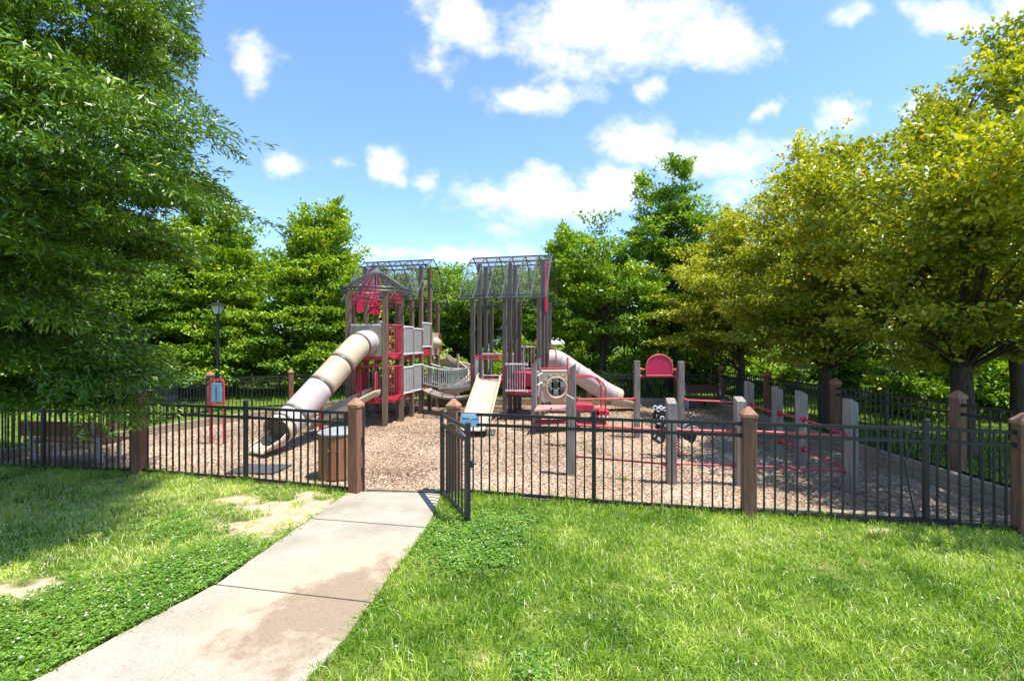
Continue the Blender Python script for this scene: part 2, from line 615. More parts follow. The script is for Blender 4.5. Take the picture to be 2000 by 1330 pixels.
for q in range(4):
    l0, l1, r0, r1 = cutsL[q], cutsL[q + 1], cutsR[q], cutsR[q + 1]
    ga = 0.010 if q else 0
    poly = [l0 + (l1 - l0).normalized() * ga] + edge_pts(fineL, l0[1], l1[1]) + [l1 - (l1 - l0).normalized() * 0.008] + \
           [r1 - (r1 - r0).normalized() * 0.008] + edge_pts(fineR, r0[1], r1[1])[::-1] + [r0 + (r1 - r0).normalized() * ga]
    mb.prism([(p[0], p[1], -0.05) for p in poly], (0, 0, 0.072 - 0.002 * (q % 2)))
kind(mb.build('path', CONCRETE, bevel=0.006, smooth=False), 'structure')
far_walk = [(8.6, 21.0), (15, 18.6), (26, 16.5), (26, 17.6), (15, 19.8), (8.6, 22.2)]
sheet('sidewalk', far_walk, 0.01, CONCRETE)

# ------------------------------------------------------------------ ground cover
def blades(x, y, hmin, hmax, w, tint, lean=0.6, zoff=-0.01):
    n = len(x)
    hd = rng.random(n) * 2 * np.pi
    h = hmin + (hmax - hmin) * rng.random(n) ** 1.3
    ln = (0.15 + rng.random(n) * lean) * h
    dx, dy = np.cos(hd), np.sin(hd)
    sa = rng.random(n) * 2 * np.pi
    sx, sy = np.cos(sa), np.sin(sa)
    ww = w * (0.6 + 0.8 * rng.random(n))
    z0 = np.full(n, zoff)
    b0 = np.stack([x - sx * ww / 2, y - sy * ww / 2, z0], 1)
    b1 = np.stack([x + sx * ww / 2, y + sy * ww / 2, z0], 1)
    mxx, myy, mz = x + dx * ln * 0.3, y + dy * ln * 0.3, z0 + h * 0.58
    m0 = np.stack([mxx - sx * ww * .42, myy - sy * ww * .42, mz], 1)
    m1 = np.stack([mxx + sx * ww * .42, myy + sy * ww * .42, mz], 1)
    t = np.stack([x + dx * ln, y + dy * ln, z0 + h * (1.0 - 0.25 * (ln / h))], 1)
    vv = np.stack([b0, b1, m1, m0, t], 1).reshape(-1, 3)
    k = np.arange(n) * 5
    lp = np.stack([k, k + 1, k + 2, k + 3, k + 3, k + 2, k + 4], 1).ravel()
    st = np.stack([np.arange(n) * 7, np.arange(n) * 7 + 4], 1).ravel()
    return vv, st, lp, np.repeat(tint, 2)


def clover_at(x, y):
    e = np.maximum.reduce([1.0 - ell(x, y, -2.7, 3.15, 0.95, 1.25, 0.45), 0.95 - ell(x, y, -2.6, 4.2, 1.05, 0.62, 0.0), 1.0 - ell(x, y, -3.2, 3.5, 1.35, 0.75),
                           0.9 - ell(x, y, -3.9, 2.9, 1.1, 0.65), 1.05 - ell(x, y, -0.35, 4.95, 0.62, 0.72, 0.0),
                           0.45 - ell(x, y, 0.15, 2.9, 0.3, 0.3), 0.55 - ell(x, y, -3.2, 5.2, 1.8, 0.55)])
    return e + (fbm(x, y, 2.3, 40) - 0.5) * 1.0 + (fbm(x, y, 7.0, 44) - 0.5) * 0.9


N = 640000
x = rng.uniform(-9.5, 7.2, N)
y = 1.55 + (8.6 - 1.55) * rng.random(N) ** 1.15
vis = (np.abs(x) < y * 1.16 + 1.8)
lawn = (y < front_y(x) - 0.02 + 0.10 * (rng.random(N) - 0.3)) & vis & ~inpoly(x, y, [(p[0], p[1]) for p in path_poly])
br = bare_at(x, y)
thin = 0.35 + 0.65 * np.clip((fbm(x, y, 3.1, 60) - 0.3) * 4, 0, 1)
cl = clover_at(x, y)
keep = lawn & (rng.random(N) < np.maximum((1 - br) ** 1.5 * thin, 0.03 + 0.6 * np.clip((fbm(x, y, 5.5, 200) - 0.54) * 9, 0, 1))) & (rng.random(N) < 1.0 - 0.72 * np.clip(cl / 0.6, 0, 1))
x, y, cl = x[keep], y[keep], cl[keep]
dry = fbm(x, y, 1.3, 80)
fine = fbm(x, y, 6.0, 95)
left_dry = np.where((x < -1.2) & (y > 3.3), 0.22, 0.0)
tint = np.clip((dry - 0.5) * 1.3 + (fine - 0.5) * 0.8 + 0.45 + left_dry + (rng.random(len(x)) - 0.5) * 0.8, 0, 0.93)
tint = np.where(rng.random(len(x)) < 0.04 + 0.12 * np.clip((dry - 0.55) * 4, 0, 1) + left_dry * 0.6, 1.0, tint)
hm = 0.045 + 0.055 * np.clip((fbm(x, y, 2.0, 120) - 0.35) * 3, 0, 1)
sets = [blades(x, y, 0.028, 0.080, 0.0058, tint, 1.3)]
sets[0][0].reshape(-1, 5, 3)[:, 2:, 2] *= (hm / 0.07)[:, None]
# longer wisps along the fence foot and path edge
xe = rng.uniform(-9.2, 7.0, 9000)
ye = front_y(xe) + rng.normal(0, 0.07, 9000)
ok = ~inpoly(xe, ye, path_poly) & ~((xe > -2.15) & (xe < -0.9)) & (fbm(xe, ye, 2.0, 7) > 0.42)
xe, ye = xe[ok], ye[ok]
pe = []
for line in (pathL[:4], pathR[1:]):
    for a, c in zip(line[:-1], line[1:]):
        m_ = int((c - a).length * 260)
        t_ = rng.random(m_)
        pe.append(np.stack([a[0] + (c[0] - a[0]) * t_ + rng.normal(0, .018, m_), a[1] + (c[1] - a[1]) * t_ + rng.normal(0, .018, m_)], 1))
pe = np.concatenate(pe)
ok = fbm(pe[:, 0], pe[:, 1], 3.0, 150) > 0.47
pe = pe[ok]
sets.append(blades(pe[:, 0], pe[:, 1], 0.035, 0.085, 0.0065, np.clip(rng.random(len(pe)) * 0.8, 0, 0.93), 1.6))
sets.append(blades(xe, ye, 0.05, 0.15, 0.006, np.clip(0.35 + rng.random(len(xe)) * 0.4, 0, 1), 0.8))
wd = P(1218, 938)
sets.append(blades(wd[0] + rng.normal(0, .035, 70), wd[1] + rng.normal(0, .035, 70), 0.04, 0.10, 0.006, rng.random(70) * .6, 1.4))
# lawn beyond the fences, coarser
N2 = 110000
x2 = rng.uniform(-22, 26, N2)
y2 = 6 + 22 * rng.random(N2)
yard = np.array([(-9.2, 7.9), (7.0, 4.9), (6.4, 15.2), (-5.5, 15.2), (-7.65, 11.55), (-9.0, 8.0)])
ok = ~inpoly(x2, y2, mulch_poly) & (y2 > front_y(x2) + 0.1) & (np.abs(x2) < y2 * 1.2) & ~inpoly(x2, y2, far_walk)
x2, y2 = x2[ok], y2[ok]
sets.append(blades(x2, y2, 0.05, 0.12, 0.016, np.clip(0.55 + (fbm(x2, y2, 0.7, 12) - 0.5) + (rng.random(len(x2)) - 0.5) * 0.4, 0, 1), 0.9))
vs, sts, lps, tts = [], [], [], []
vo_, lo_ = 0, 0
for vv, st, lp, tt in sets:
    vs.append(vv); sts.append(st + lo_); lps.append(lp + vo_); tts.append(tt)
    vo_ += len(vv); lo_ += len(lp)
g_ = link('grass', raw_mesh('grass', np.concatenate(vs), np.concatenate(sts), np.concatenate(lps), BLADE, {'tint': np.concatenate(tts)}))
kind(tag(g_, 'sunlit green lawn of uneven long blades in front of the fence', 'grass'), 'stuff')

# clover: three leaflets on each stalk
N = 150000
x = rng.uniform(-5.6, 1.0, N)
y = 1.5 + 4.7 * rng.random(N)
ok = (rng.random(N) < np.clip((clover_at(x, y) + 0.25) / 0.9, 0, 1) ** 1.4) & ~inpoly(x, y, [(p[0], p[1]) for p in path_poly]) & (y < front_y(x) - 0.05) & (np.abs(x) < y * 1.16 + 0.6) & (rng.random(N) > bare_at(x, y))
x, y = x[ok], y[ok]
n = len(x)
z = 0.012 + 0.035 * rng.random(n) + 0.03 * fbm(x, y, 6, 2)
a0 = rng.random(n) * 2 * np.pi
allv = []
for k in range(3):
    q = a0 + k * 2.094
    r_ = 0.007 + 0.010 * rng.random(n)
    tl = (rng.random(n) - 0.35) * 0.9
    cx, cy = np.cos(q), np.sin(q)
    px_, py_ = -cy, cx
    b0 = np.stack([x, y, z], 1)
    s0 = np.stack([x + cx * r_ * .8 + px_ * r_ * .62, y + cy * r_ * .8 + py_ * r_ * .62, z + tl * r_ + .003], 1)
    t0 = np.stack([x + cx * r_ * 1.5, y + cy * r_ * 1.5, z + tl * r_ * 1.2], 1)
    s1 = np.stack([x + cx * r_ * .8 - px_ * r_ * .62, y + cy * r_ * .8 - py_ * r_ * .62, z + tl * r_ + .003], 1)
    allv.append(np.stack([b0, s0, t0, s1], 1))
allv = np.stack(allv, 1).reshape(-1, 3)
tt = np.repeat(np.clip(rng.random(n) * 0.7 + fbm(x, y, 3, 66) * 0.5 - 0.05, 0, 1), 3)
g_ = link('clover', raw_mesh('clover', allv, np.arange(n * 3) * 4, np.arange(n * 12), CLOVER, {'tint': tt}))
kind(tag(g_, 'low bright green clover leaves beside the concrete path', 'clover'), 'stuff')
# clover blossoms
sel = rng.random(n) < 0.017
xf, yf = x[sel], y[sel]
ext = rng.random(500)
xf = np.concatenate([xf, rng.uniform(-5.6, 4.5, 90)])
yf = np.concatenate([yf, rng.uniform(2.2, 5.3, 90)])
ok = ~inpoly(xf, yf, path_poly)
xf, yf = xf[ok], yf[ok]
oc = np.array([(1, 0, 0), (0, 1, 0), (-1, 0, 0), (0, -1, 0), (0, 0, 1), (0, 0, -1), (.7, .7, .4), (-.7, .7, .4), (-.7, -.7, .4), (.7, -.7, .4)], float)
tri = [(4, 6, 7), (4, 7, 8), (4, 8, 9), (4, 9, 6), (0, 1, 6), (1, 2, 7), (2, 3, 8), (3, 0, 9), (0, 6, 9), (1, 7, 6), (2, 8, 7), (3, 9, 8), (0, 5, 1), (1, 5, 2), (2, 5, 3), (3, 5, 0)]
nf = len(xf)
cz = 0.05 + 0.03 * rng.random(nf)
vv = (np.stack([xf, yf, cz], 1)[:, None, :] + oc[None] * (0.006 + 0.006 * rng.random(nf))[:, None, None]).reshape(-1, 3)
lp = (np.array(tri).ravel()[None] + (np.arange(nf) * 10)[:, None]).ravel()
g_ = link('clover_blossoms', raw_mesh('clover_blossoms', vv, np.arange(nf * 16) * 3, lp, FLOWER))
kind(tag(g_, 'small round white clover flowers dotting the lawn', 'flowers'), 'stuff')

# loose wood chips over the mulch
N = 330000
x = rng.uniform(-9.0, 6.4, N)
y = 4.9 + 10.3 * rng.random(N) ** 1.35
ok = inpoly(x, y, mulch_poly)
x, y = x[ok], y[ok]
n = len(x)
q = rng.random(n) * 2 * np.pi
L_ = 0.014 + 0.026 * rng.random(n) ** 1.5 + 0.0012 * (y - 5)
W_ = 0.004 + 0.007 * rng.random(n) + 0.0006 * (y - 5)
tz = rng.normal(0, 0.28, n)
rl = rng.normal(0, 0.35, n)
ax = np.stack([np.cos(q), np.sin(q), tz], 1) * (L_ / 2)[:, None]
sd = np.stack([-np.sin(q), np.cos(q), rl], 1) * (W_ / 2)[:, None]
c = np.stack([x, y, 0.009 + 0.014 * rng.random(n)], 1)
vv = np.stack([c - ax - sd, c + ax - sd * .7, c + ax + sd * .7, c - ax + sd], 1).reshape(-1, 3)
vv[:, 2] = np.maximum(vv[:, 2], 0.006)
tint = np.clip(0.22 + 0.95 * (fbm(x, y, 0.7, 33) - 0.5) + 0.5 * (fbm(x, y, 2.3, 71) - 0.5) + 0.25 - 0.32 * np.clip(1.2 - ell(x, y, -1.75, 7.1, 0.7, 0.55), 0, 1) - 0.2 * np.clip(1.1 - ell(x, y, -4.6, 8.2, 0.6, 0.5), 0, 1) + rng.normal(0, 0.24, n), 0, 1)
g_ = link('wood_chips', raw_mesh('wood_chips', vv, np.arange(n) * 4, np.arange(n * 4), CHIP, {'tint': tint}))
kind(tag(g_, 'loose tan wood chips covering the playground floor', 'wood chips'), 'stuff')


# ------------------------------------------------------------------ trees
def unit(a):
    return a / np.maximum(np.linalg.norm(a, axis=-1, keepdims=True), 1e-9)


def tree_parts(seed, lobes, n_clumps, per, leaf, width, spray, droop, trunk_h, trunk_r, limb_every=2, lean=(0, 0), shell=0.5, up=1.0, base_z=0.0, limb=0.30, vert=0.115, stems=1, vary=0.35, dens=None):
    """crown mesh arrays + a trunk MB. lobes: ellipsoids (cx,cy,cz,rx,ry,rz) around the trunk base"""
    g = np.random.default_rng(seed)
    lob = np.array(lobes, float)
    vol = lob[:, 3] * lob[:, 4] * lob[:, 5]
    which = g.choice(len(lob), n_clumps, p=vol ** 0.6 / (vol ** 0.6).sum())
    d = unit(g.normal(size=(n_clumps, 3)))
    rr = shell + (1 - shell) * g.random(n_clumps) ** 0.6
    cc = lob[which, :3] + d * rr[:, None] * lob[which, 3:]
    ok = cc[:, 2] > base_z
    cc, which = cc[ok], which[ok]
    nC = len(cc)
    out = cc - lob[which, :3] * 0.65
    out = unit(out * np.array([1, 1, 0.7]) + g.normal(0, 0.30, (nC, 3)))
    cnt = np.maximum(8, (per * (1 - vary + 2 * vary * g.random(nC))).astype(int))
    idx = np.repeat(np.arange(nC), cnt)
    n = len(idx)
    Ls = spray * (0.7 + 0.6 * g.random(nC))
    t = g.random(n) ** 0.8
    o = out[idx]
    side = unit(np.cross(o, np.array([0, 0, 1.0])) + 1e-6)
    upv = np.cross(side, o)
    lat = g.normal(0, 1, n) * Ls[idx] * 0.22 * (1.15 - 0.75 * t)
    tw = g.integers(0, 9, n)
    ver = g.normal(0, 1, n) * Ls[idx] * vert * (1.2 - 0.8 * t)
    # several twigs inside each spray, so leaves line up along them
    ang = (tw - 4) * 0.21 + 0.05 * np.sin(idx * 1.7 + tw)
    pos = cc[idx] + o * ((t - 0.45) * Ls[idx])[:, None] + side * (np.tan(ang) * t * Ls[idx] * 0.8 + lat * 0.35)[:, None] + upv * ver[:, None]
    pos[:, 2] -= droop * Ls[idx] * t ** 2
    a = unit(o * 0.6 + side * np.sin(ang)[:, None] + g.normal(0, 0.55, (n, 3)) + np.array([0, 0, -0.55 * droop * 2]))
    nrm = unit(np.array([0, 0, up]) + g.normal(0, 0.6, (n, 3)))
    s = unit(np.cross(a, nrm))
    nn = np.cross(s, a)
    ll = leaf * (0.65 + 0.7 * g.random(n))
    ww = width * (0.7 + 0.6 * g.random(n))
    b0 = pos
    fold = (ww * 0.22)[:, None] * nn
    p1 = pos + a * (ll * .45)[:, None] + s * (ww / 2)[:, None] + fold
    p2 = pos + a * ll[:, None] - nn * (ll * 0.10)[:, None]
    p3 = pos + a * (ll * .45)[:, None] - s * (ww / 2)[:, None] + fold
    V = np.stack([b0, p1, p2, p3], 1).reshape(-1, 3)
    ct = g.random(nC)
    hi = (cc[:, 2] - cc[:, 2].min()) / max(1e-6, np.ptp(cc[:, 2]))
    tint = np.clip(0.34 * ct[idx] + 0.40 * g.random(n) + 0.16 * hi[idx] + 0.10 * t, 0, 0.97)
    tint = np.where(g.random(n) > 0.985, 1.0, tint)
    mbt = MB()
    rnd = random.Random(seed)
    top = cc[:, 2].max()
    for st in range(stems):
        sx, sy = (0, 0) if stems == 1 else (rnd.uniform(-.35, .35), rnd.uniform(-.35, .35))
        pts, rads = [], []
        hgt = top * 0.86
        for k in range(9):
            q = k / 8
            pts.append((sx + lean[0] * q + sx * 2.2 * q + 0.05 * math.sin(k * 1.9 + seed) * (q > 0), sy + lean[1] * q + sy * 2.2 * q + 0.05 * math.cos(k * 1.3 + seed) * (q > 0), hgt * q - 0.05 * (k == 0)))
            rads.append(trunk_r * (1.35 if k == 0 else 1.0) * (1 - 0.88 * q) + 0.008)
        pts.insert(1, tuple(pts[0][i] * .75 + pts[1][i] * .25 for i in range(3)))
        rads.insert(1, trunk_r * 1.0)
        mbt.tube(pts, rads, 10)
        for ci in range(st, nC, limb_every * stems):
            cxyz = cc[ci]
            hor = math.hypot(cxyz[0], cxyz[1])
            zs = min(max(trunk_h * 0.9, cxyz[2] - hor * rnd.uniform(0.35, 0.9)), hgt * 0.95)
            q = zs / hgt
            s0 = Vector((sx + lean[0] * q + sx * 2.2 * q, sy + lean[1] * q + sy * 2.2 * q, zs))
            e0 = Vector(cxyz)
            m0 = s0.lerp(e0, 0.5) + Vector((0, 0, 0.12 * (e0 - s0).length))
            r0 = max(0.012, trunk_r * limb * (1 - 0.7 * q))
            e1 = e0 + Vector(out[ci]) * Ls[ci] * 0.45
            mbt.tube([s0, s0.lerp(m0, .5) + Vector((0, 0, .03)), m0, e0, e1 - Vector((0, 0, droop * Ls[ci] * .2))], [r0, r0 * .8, r0 * .55, r0 * .3, r0 * .1], 5)
    return V, n, tint, mbt


def make_tree(name, label, cat, loc, mat, group=None, **kw):
    V, n, tint, mbt = tree_parts(**kw)
    t = thing(name, label, cat, loc, group)
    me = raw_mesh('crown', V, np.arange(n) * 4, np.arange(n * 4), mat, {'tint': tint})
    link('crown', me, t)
    o = wpos(t)
    mbt.v = [(p[0] + o.x, p[1] + o.y, p[2] + o.z) for p in mbt.v]
    mbt.build('trunk', BARK, t)
    return t


def copy_tree(src, loc, rz, sc_, label=None, group=None):
    c_ = src.copy()
    COL.objects.link(c_)
    c_.location, c_.rotation_euler, c_.scale = loc, (0, 0, rz), (sc_[0], sc_[0], sc_[1])
    if label:
        c_['label'] = label
    if group:
        c_['group'] = group
    for ch in src.children:
        d_ = ch.copy()
        COL.objects.link(d_)
        d_.parent = c_
    return c_


# the large willow oak on the left; its trunk stands outside the picture
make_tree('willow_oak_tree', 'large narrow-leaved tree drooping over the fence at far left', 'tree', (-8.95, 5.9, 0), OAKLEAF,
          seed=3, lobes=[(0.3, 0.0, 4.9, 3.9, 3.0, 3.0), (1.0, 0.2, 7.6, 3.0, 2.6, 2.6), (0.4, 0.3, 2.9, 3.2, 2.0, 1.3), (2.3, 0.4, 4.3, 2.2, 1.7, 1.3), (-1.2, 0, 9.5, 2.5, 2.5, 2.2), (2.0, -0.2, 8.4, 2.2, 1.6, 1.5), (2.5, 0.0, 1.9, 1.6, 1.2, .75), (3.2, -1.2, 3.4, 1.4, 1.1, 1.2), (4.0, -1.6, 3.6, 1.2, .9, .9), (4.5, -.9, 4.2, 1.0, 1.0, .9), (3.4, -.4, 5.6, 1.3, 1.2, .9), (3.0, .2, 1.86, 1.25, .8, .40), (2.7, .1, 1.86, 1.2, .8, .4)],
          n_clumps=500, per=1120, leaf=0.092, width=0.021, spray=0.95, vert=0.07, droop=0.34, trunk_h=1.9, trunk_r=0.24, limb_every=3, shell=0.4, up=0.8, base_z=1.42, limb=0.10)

# golden-leaved row along the right-hand fence
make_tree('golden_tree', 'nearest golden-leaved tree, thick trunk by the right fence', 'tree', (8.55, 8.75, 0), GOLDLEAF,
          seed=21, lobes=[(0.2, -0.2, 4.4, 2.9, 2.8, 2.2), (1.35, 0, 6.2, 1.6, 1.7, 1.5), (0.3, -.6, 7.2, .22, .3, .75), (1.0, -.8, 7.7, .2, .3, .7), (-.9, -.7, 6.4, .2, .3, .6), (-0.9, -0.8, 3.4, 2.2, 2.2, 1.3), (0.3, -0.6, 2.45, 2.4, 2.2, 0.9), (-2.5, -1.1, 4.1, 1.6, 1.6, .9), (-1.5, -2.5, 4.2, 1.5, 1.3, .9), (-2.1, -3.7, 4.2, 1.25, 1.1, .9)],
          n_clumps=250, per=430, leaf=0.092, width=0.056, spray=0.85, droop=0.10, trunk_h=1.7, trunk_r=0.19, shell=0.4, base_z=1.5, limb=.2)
make_tree('golden_tree', 'middle golden-leaved tree beyond the right fence', 'tree', (7.95, 11.7, 0), GOLDLEAF,
          seed=22, lobes=[(-0.2, 0, 4.0, 2.9, 2.6, 2.0), (0.2, 0, 5.3, 1.9, 1.9, 1.4), (-.9, -.6, 6.3, .2, .3, .7), (.1, -.6, 6.8, .2, .3, .7), (-1.7, -.4, 5.5, .2, .3, .7), (-0.8, -0.3, 2.9, 2.3, 2.0, 1.1), (0.2, -0.3, 2.3, 2.4, 2.0, 0.9)],
          n_clumps=170, per=400, leaf=0.094, width=0.056, spray=0.85, droop=0.10, trunk_h=1.5, trunk_r=0.15, shell=0.4, base_z=1.4, limb=.2)
make_tree('golden_tree', 'farthest golden-leaved tree at the right rear corner', 'tree', (7.65, 15.4, 0), GOLDLEAF,
          seed=23, lobes=[(-0.1, 0, 3.4, 2.3, 2.3, 1.9), (0.2, 0, 4.5, 1.5, 1.5, 1.3), (-.9, -.4, 5.4, .2, .3, .8), (-.2, -.4, 5.9, .2, .3, .7), (-1.6, 0, 4.6, .2, .3, .7), (-0.6, 0, 2.6, 2.0, 1.8, 1.1)],
          n_clumps=140, per=360, leaf=0.098, width=0.058, spray=0.8, droop=0.08, trunk_h=1.2, trunk_r=0.13, shell=0.4, base_z=1.0)

# behind the rear fence
cone = lambda h, r, z0=0.8: [(0, 0, z0 + (h - z0) * q, r * (1 - q) ** 0.7 + 0.42, r * (1 - q) ** 0.7 + 0.42, (h - z0) * 0.17 + .2) for q in (0.06, 0.2, 0.36, 0.54, 0.72, 0.88)]
make_tree('maple_tree', 'pointed green tree standing left of the turret', 'tree', (-8.0, 19.2, 0), MAPLELEAF,
          seed=31, lobes=cone(7.5, 2.35), n_clumps=300, per=230, leaf=0.14, width=0.08, spray=.9, droop=0.10, trunk_h=1.0, trunk_r=0.16, shell=0.4, base_z=0.6)
make_tree('maple_tree', 'tall pointed green tree behind the lamp post', 'tree', (-12.0, 18.4, 0), MAPLELEAF,
          seed=32, lobes=cone(7.6, 2.4), n_clumps=300, per=230, leaf=0.14, width=0.08, spray=.9, droop=0.10, trunk_h=1.0, trunk_r=0.16, shell=0.4, base_z=0.6)
make_tree('maple_tree', 'broad mid-green tree just right of the mesh roof', 'tree', (3.6, 18.2, 0), MAPLELEAF,
          seed=33, lobes=[(0, 0, 5.3, 2.0, 1.9, 1.7), (-1.0, -0.2, 4.6, 1.5, 1.5, 1.5), (0.8, 0, 3.4, 1.9, 1.8, 1.4), (-0.9, 0, 2.9, 1.5, 1.5, 1.1)], n_clumps=140, per=230, leaf=0.14, width=0.08, spray=.9, droop=0.12, trunk_h=1.6, trunk_r=0.17, shell=0.35, base_z=1.6)
make_tree('tall_tree', 'tallest airy tree with sky showing through its crown', 'tree', (6.6, 19.0, 0), BRIGHTLEAF,
          seed=34, lobes=[(-0.2, 0, 8.1, 1.2, 1.2, 1.7), (0.6, 0, 6.4, 1.9, 1.7, 1.4), (-1.0, 0, 6.2, 1.2, 1.2, 1.2), (1.4, 0, 5.6, 1.2, 1.2, 1.0), (0, 0, 4.2, 2.0, 1.8, 1.3), (0, 0, 2.8, 1.8, 1.6, 1.0)], n_clumps=230, per=190, leaf=0.135, width=0.075, spray=0.8, droop=0.22, trunk_h=2.2, trunk_r=0.14, limb_every=1, shell=0.3, base_z=1.5)
# lower background trees in three shapes, copied
protoA = make_tree('background_tree', 'dark rounded tree behind the play structure bridge', 'tree', (-3.0, 24.0, 0), DARKLEAF,
                   seed=41, lobes=[(0, 0, 4.2, 2.4, 2.2, 1.6), (-.9, 0, 2.9, 2.0, 1.9, 1.2), (1.0, 0, 3.0, 2.0, 1.9, 1.3)], n_clumps=170, per=110, leaf=0.17, width=0.095, spray=0.9, droop=0.12, trunk_h=1.2, trunk_r=0.14, shell=0.35, base_z=1.3)
protoB = make_tree('background_tree', 'open-branched dark tree behind the right mesh roof', 'tree', (0.2, 22.5, 0), DARKLEAF,
                   seed=42, lobes=[(0, 0, 4.3, 1.9, 1.9, 1.4), (.8, 0, 3.2, 1.7, 1.7, 1.0)], n_clumps=95, per=100, leaf=0.16, width=0.09, spray=0.85, droop=0.15, trunk_h=1.8, trunk_r=0.11, limb_every=1, shell=0.3, base_z=1.7)
grp = 'trees beyond the playground'
for o_ in (protoA, protoB):
    o_['group'] = grp
spots = [(protoA, -6.4, 25.5, 1.1, (1.05, 1.05), 'dark tree behind the turret roof'),
         (protoA, -14.5, 22.5, 2.2, (1.25, 1.35), 'dark tree showing between the lamp and the pointed tree'),
         (protoA, -18.0, 19.0, 0.7, (1.3, 1.3), 'dark tree behind the large drooping left tree'),
         (protoB, -1.6, 28.0, 2.9, (1.2, 1.15), 'distant dark tree showing between the two mesh roofs'),
         (protoA, 3.6, 25.0, 4.0, (1.15, 1.15), 'dark tree behind the broad mid-green tree'),
         (protoA, 9.8, 24.0, 5.2, (1.25, 1.2), 'dark tree behind the tallest airy tree'),
         (protoA, 14.5, 20.5, 3.3, (1.3, 1.4), 'dark tree behind the farthest golden tree'),
         (protoB, 13.2, 14.5, 1.9, (1.2, 1.2), 'open tree in shade beyond the middle golden tree'),
         (protoA, -14.0, 16.8, 4.4, (0.95, 0.95), 'low dark tree beyond the utility cabinet'),
         (protoA, -23.0, 21.0, 1.4, (1.5, 1.5), 'dark tree at the left edge behind the drooping tree'),
         (protoA, -30, 42, 1.0, (2.6, 2.2), 'far wood tree at the left end of the horizon line'),
         (protoA, -19, 47, 2.0, (2.6, 2.0), 'far wood tree beyond the lamp post'),
         (protoB, -9, 52, 3.0, (2.8, 1.9), 'far wood tree behind the house, left of its roof'),
         (protoA, 6, 50, 4.0, (2.8, 1.9), 'far wood tree to the right of the house'),
         (protoA, 17, 44, 5.0, (2.7, 2.0), 'far wood tree beyond the tallest airy tree'),
         (protoA, 29, 40, 0.4, (2.7, 2.2), 'far wood tree behind the middle golden tree'),
         (protoA, 40, 36, 1.6, (2.8, 2.4), 'far wood tree at the right end of the horizon line'),
         (protoA, 19.5, 16.5, 0.3, (1.35, 1.35), 'dark tree behind the nearest golden tree')]
for src, x_, y_, rz_, s_, lb in spots:
    copy_tree(src, (x_, y_, 0), rz_, s_, lb, grp)
tk = MB().tube([(10.9, 9.9, 0), (10.88, 9.9, 1.2), (10.8, 9.95, 2.6), (10.9, 10.0, 4.2)], [.17, .125, .115, .10], 10)
bt = thing('shade_tree', 'dark bare trunk standing at the right picture edge', 'tree', (10.9, 9.9, 0))
tk.build('trunk', BARK, bt)
V, n, tint, mbt = tree_parts(seed=55, lobes=[(0.5, 0.4, 5.0, 2.2, 2.0, 1.6)], n_clumps=60, per=110, leaf=0.14, width=0.08, spray=0.9, droop=.1, trunk_h=3, trunk_r=.12, shell=.3)
link('crown', raw_mesh('crown', V, np.arange(n) * 4, np.arange(n * 4), BRIGHTLEAF, {'tint': tint}), bt)

# shrubs under the trees
shA = make_tree('shrub', 'leafy green shrub in the undergrowth beyond the rear fence', 'shrub', (-2.2, 18.2, 0), MAPLELEAF, 'shrubs beyond the rear fence',
                seed=61, lobes=[(0, 0, 0.9, 1.0, .8, .75), (.5, 0, .6, .8, .7, .5), (-.5, 0, 0.7, .8, .7, .6)], n_clumps=60, per=95, leaf=0.13, width=0.075, spray=0.5, droop=0.1, trunk_h=.2, trunk_r=.03, limb_every=2, shell=0.3, base_z=0.1, stems=3)
shB = make_tree('shrub', 'leafy green shrub in the undergrowth beyond the rear fence', 'shrub', (4.6, 17.6, 0), BRIGHTLEAF, 'shrubs beyond the rear fence',
                seed=62, lobes=[(0, 0, 0.8, 1.2, .9, .7), (.6, 0, 1.2, .7, .6, .6)], n_clumps=60, per=95, leaf=0.13, width=0.07, spray=0.5, droop=0.15, trunk_h=.2, trunk_r=.03, limb_every=2, shell=0.3, base_z=0.1, stems=3)
for k, (x_, y_, s_) in enumerate([(-4.6, 20.5, 1.2), (-0.4, 19.5, 1.1), (1.6, 20.8, 1.3), (3.0, 21.0, 1.3), (6.2, 21.5, 1.5), (8.4, 20.6, 1.5), (10.6, 19.6, 1.4), (9.6, 17.6, 1.0), (12.6, 17.4, 1.4),
                                  (15.5, 15.0, 1.3), (14.2, 11.8, 1.0), (-7.0, 22.5, 1.4), (-10.0, 22.0, 1.6), (-13.8, 20.4, 1.5), (-17.0, 17.0, 1.6), (-20.5, 15.5, 1.7), (1.0, 24.0, 1.7), (18.0, 13.2, 1.3), (-9.2, 26.0, 2.0), (-4.0, 29.0, 2.0),
                                  (6.5, 27.0, 2.2), (-15.0, 15.2, 1.3), (-18.5, 13.5, 1.4), (11.4, 13.2, 1.0), (13.4, 13.0, 1.2), (16.5, 12.0, 1.3), (22.0, 14.5, 1.8), (25.0, 17.5, 2.0), (12.0, 26.0, 2.3), (20.0, 19.0, 2.1)]):
    copy_tree(shA if k % 2 else shB, (x_, y_, 0), k * 1.7, (s_, s_))

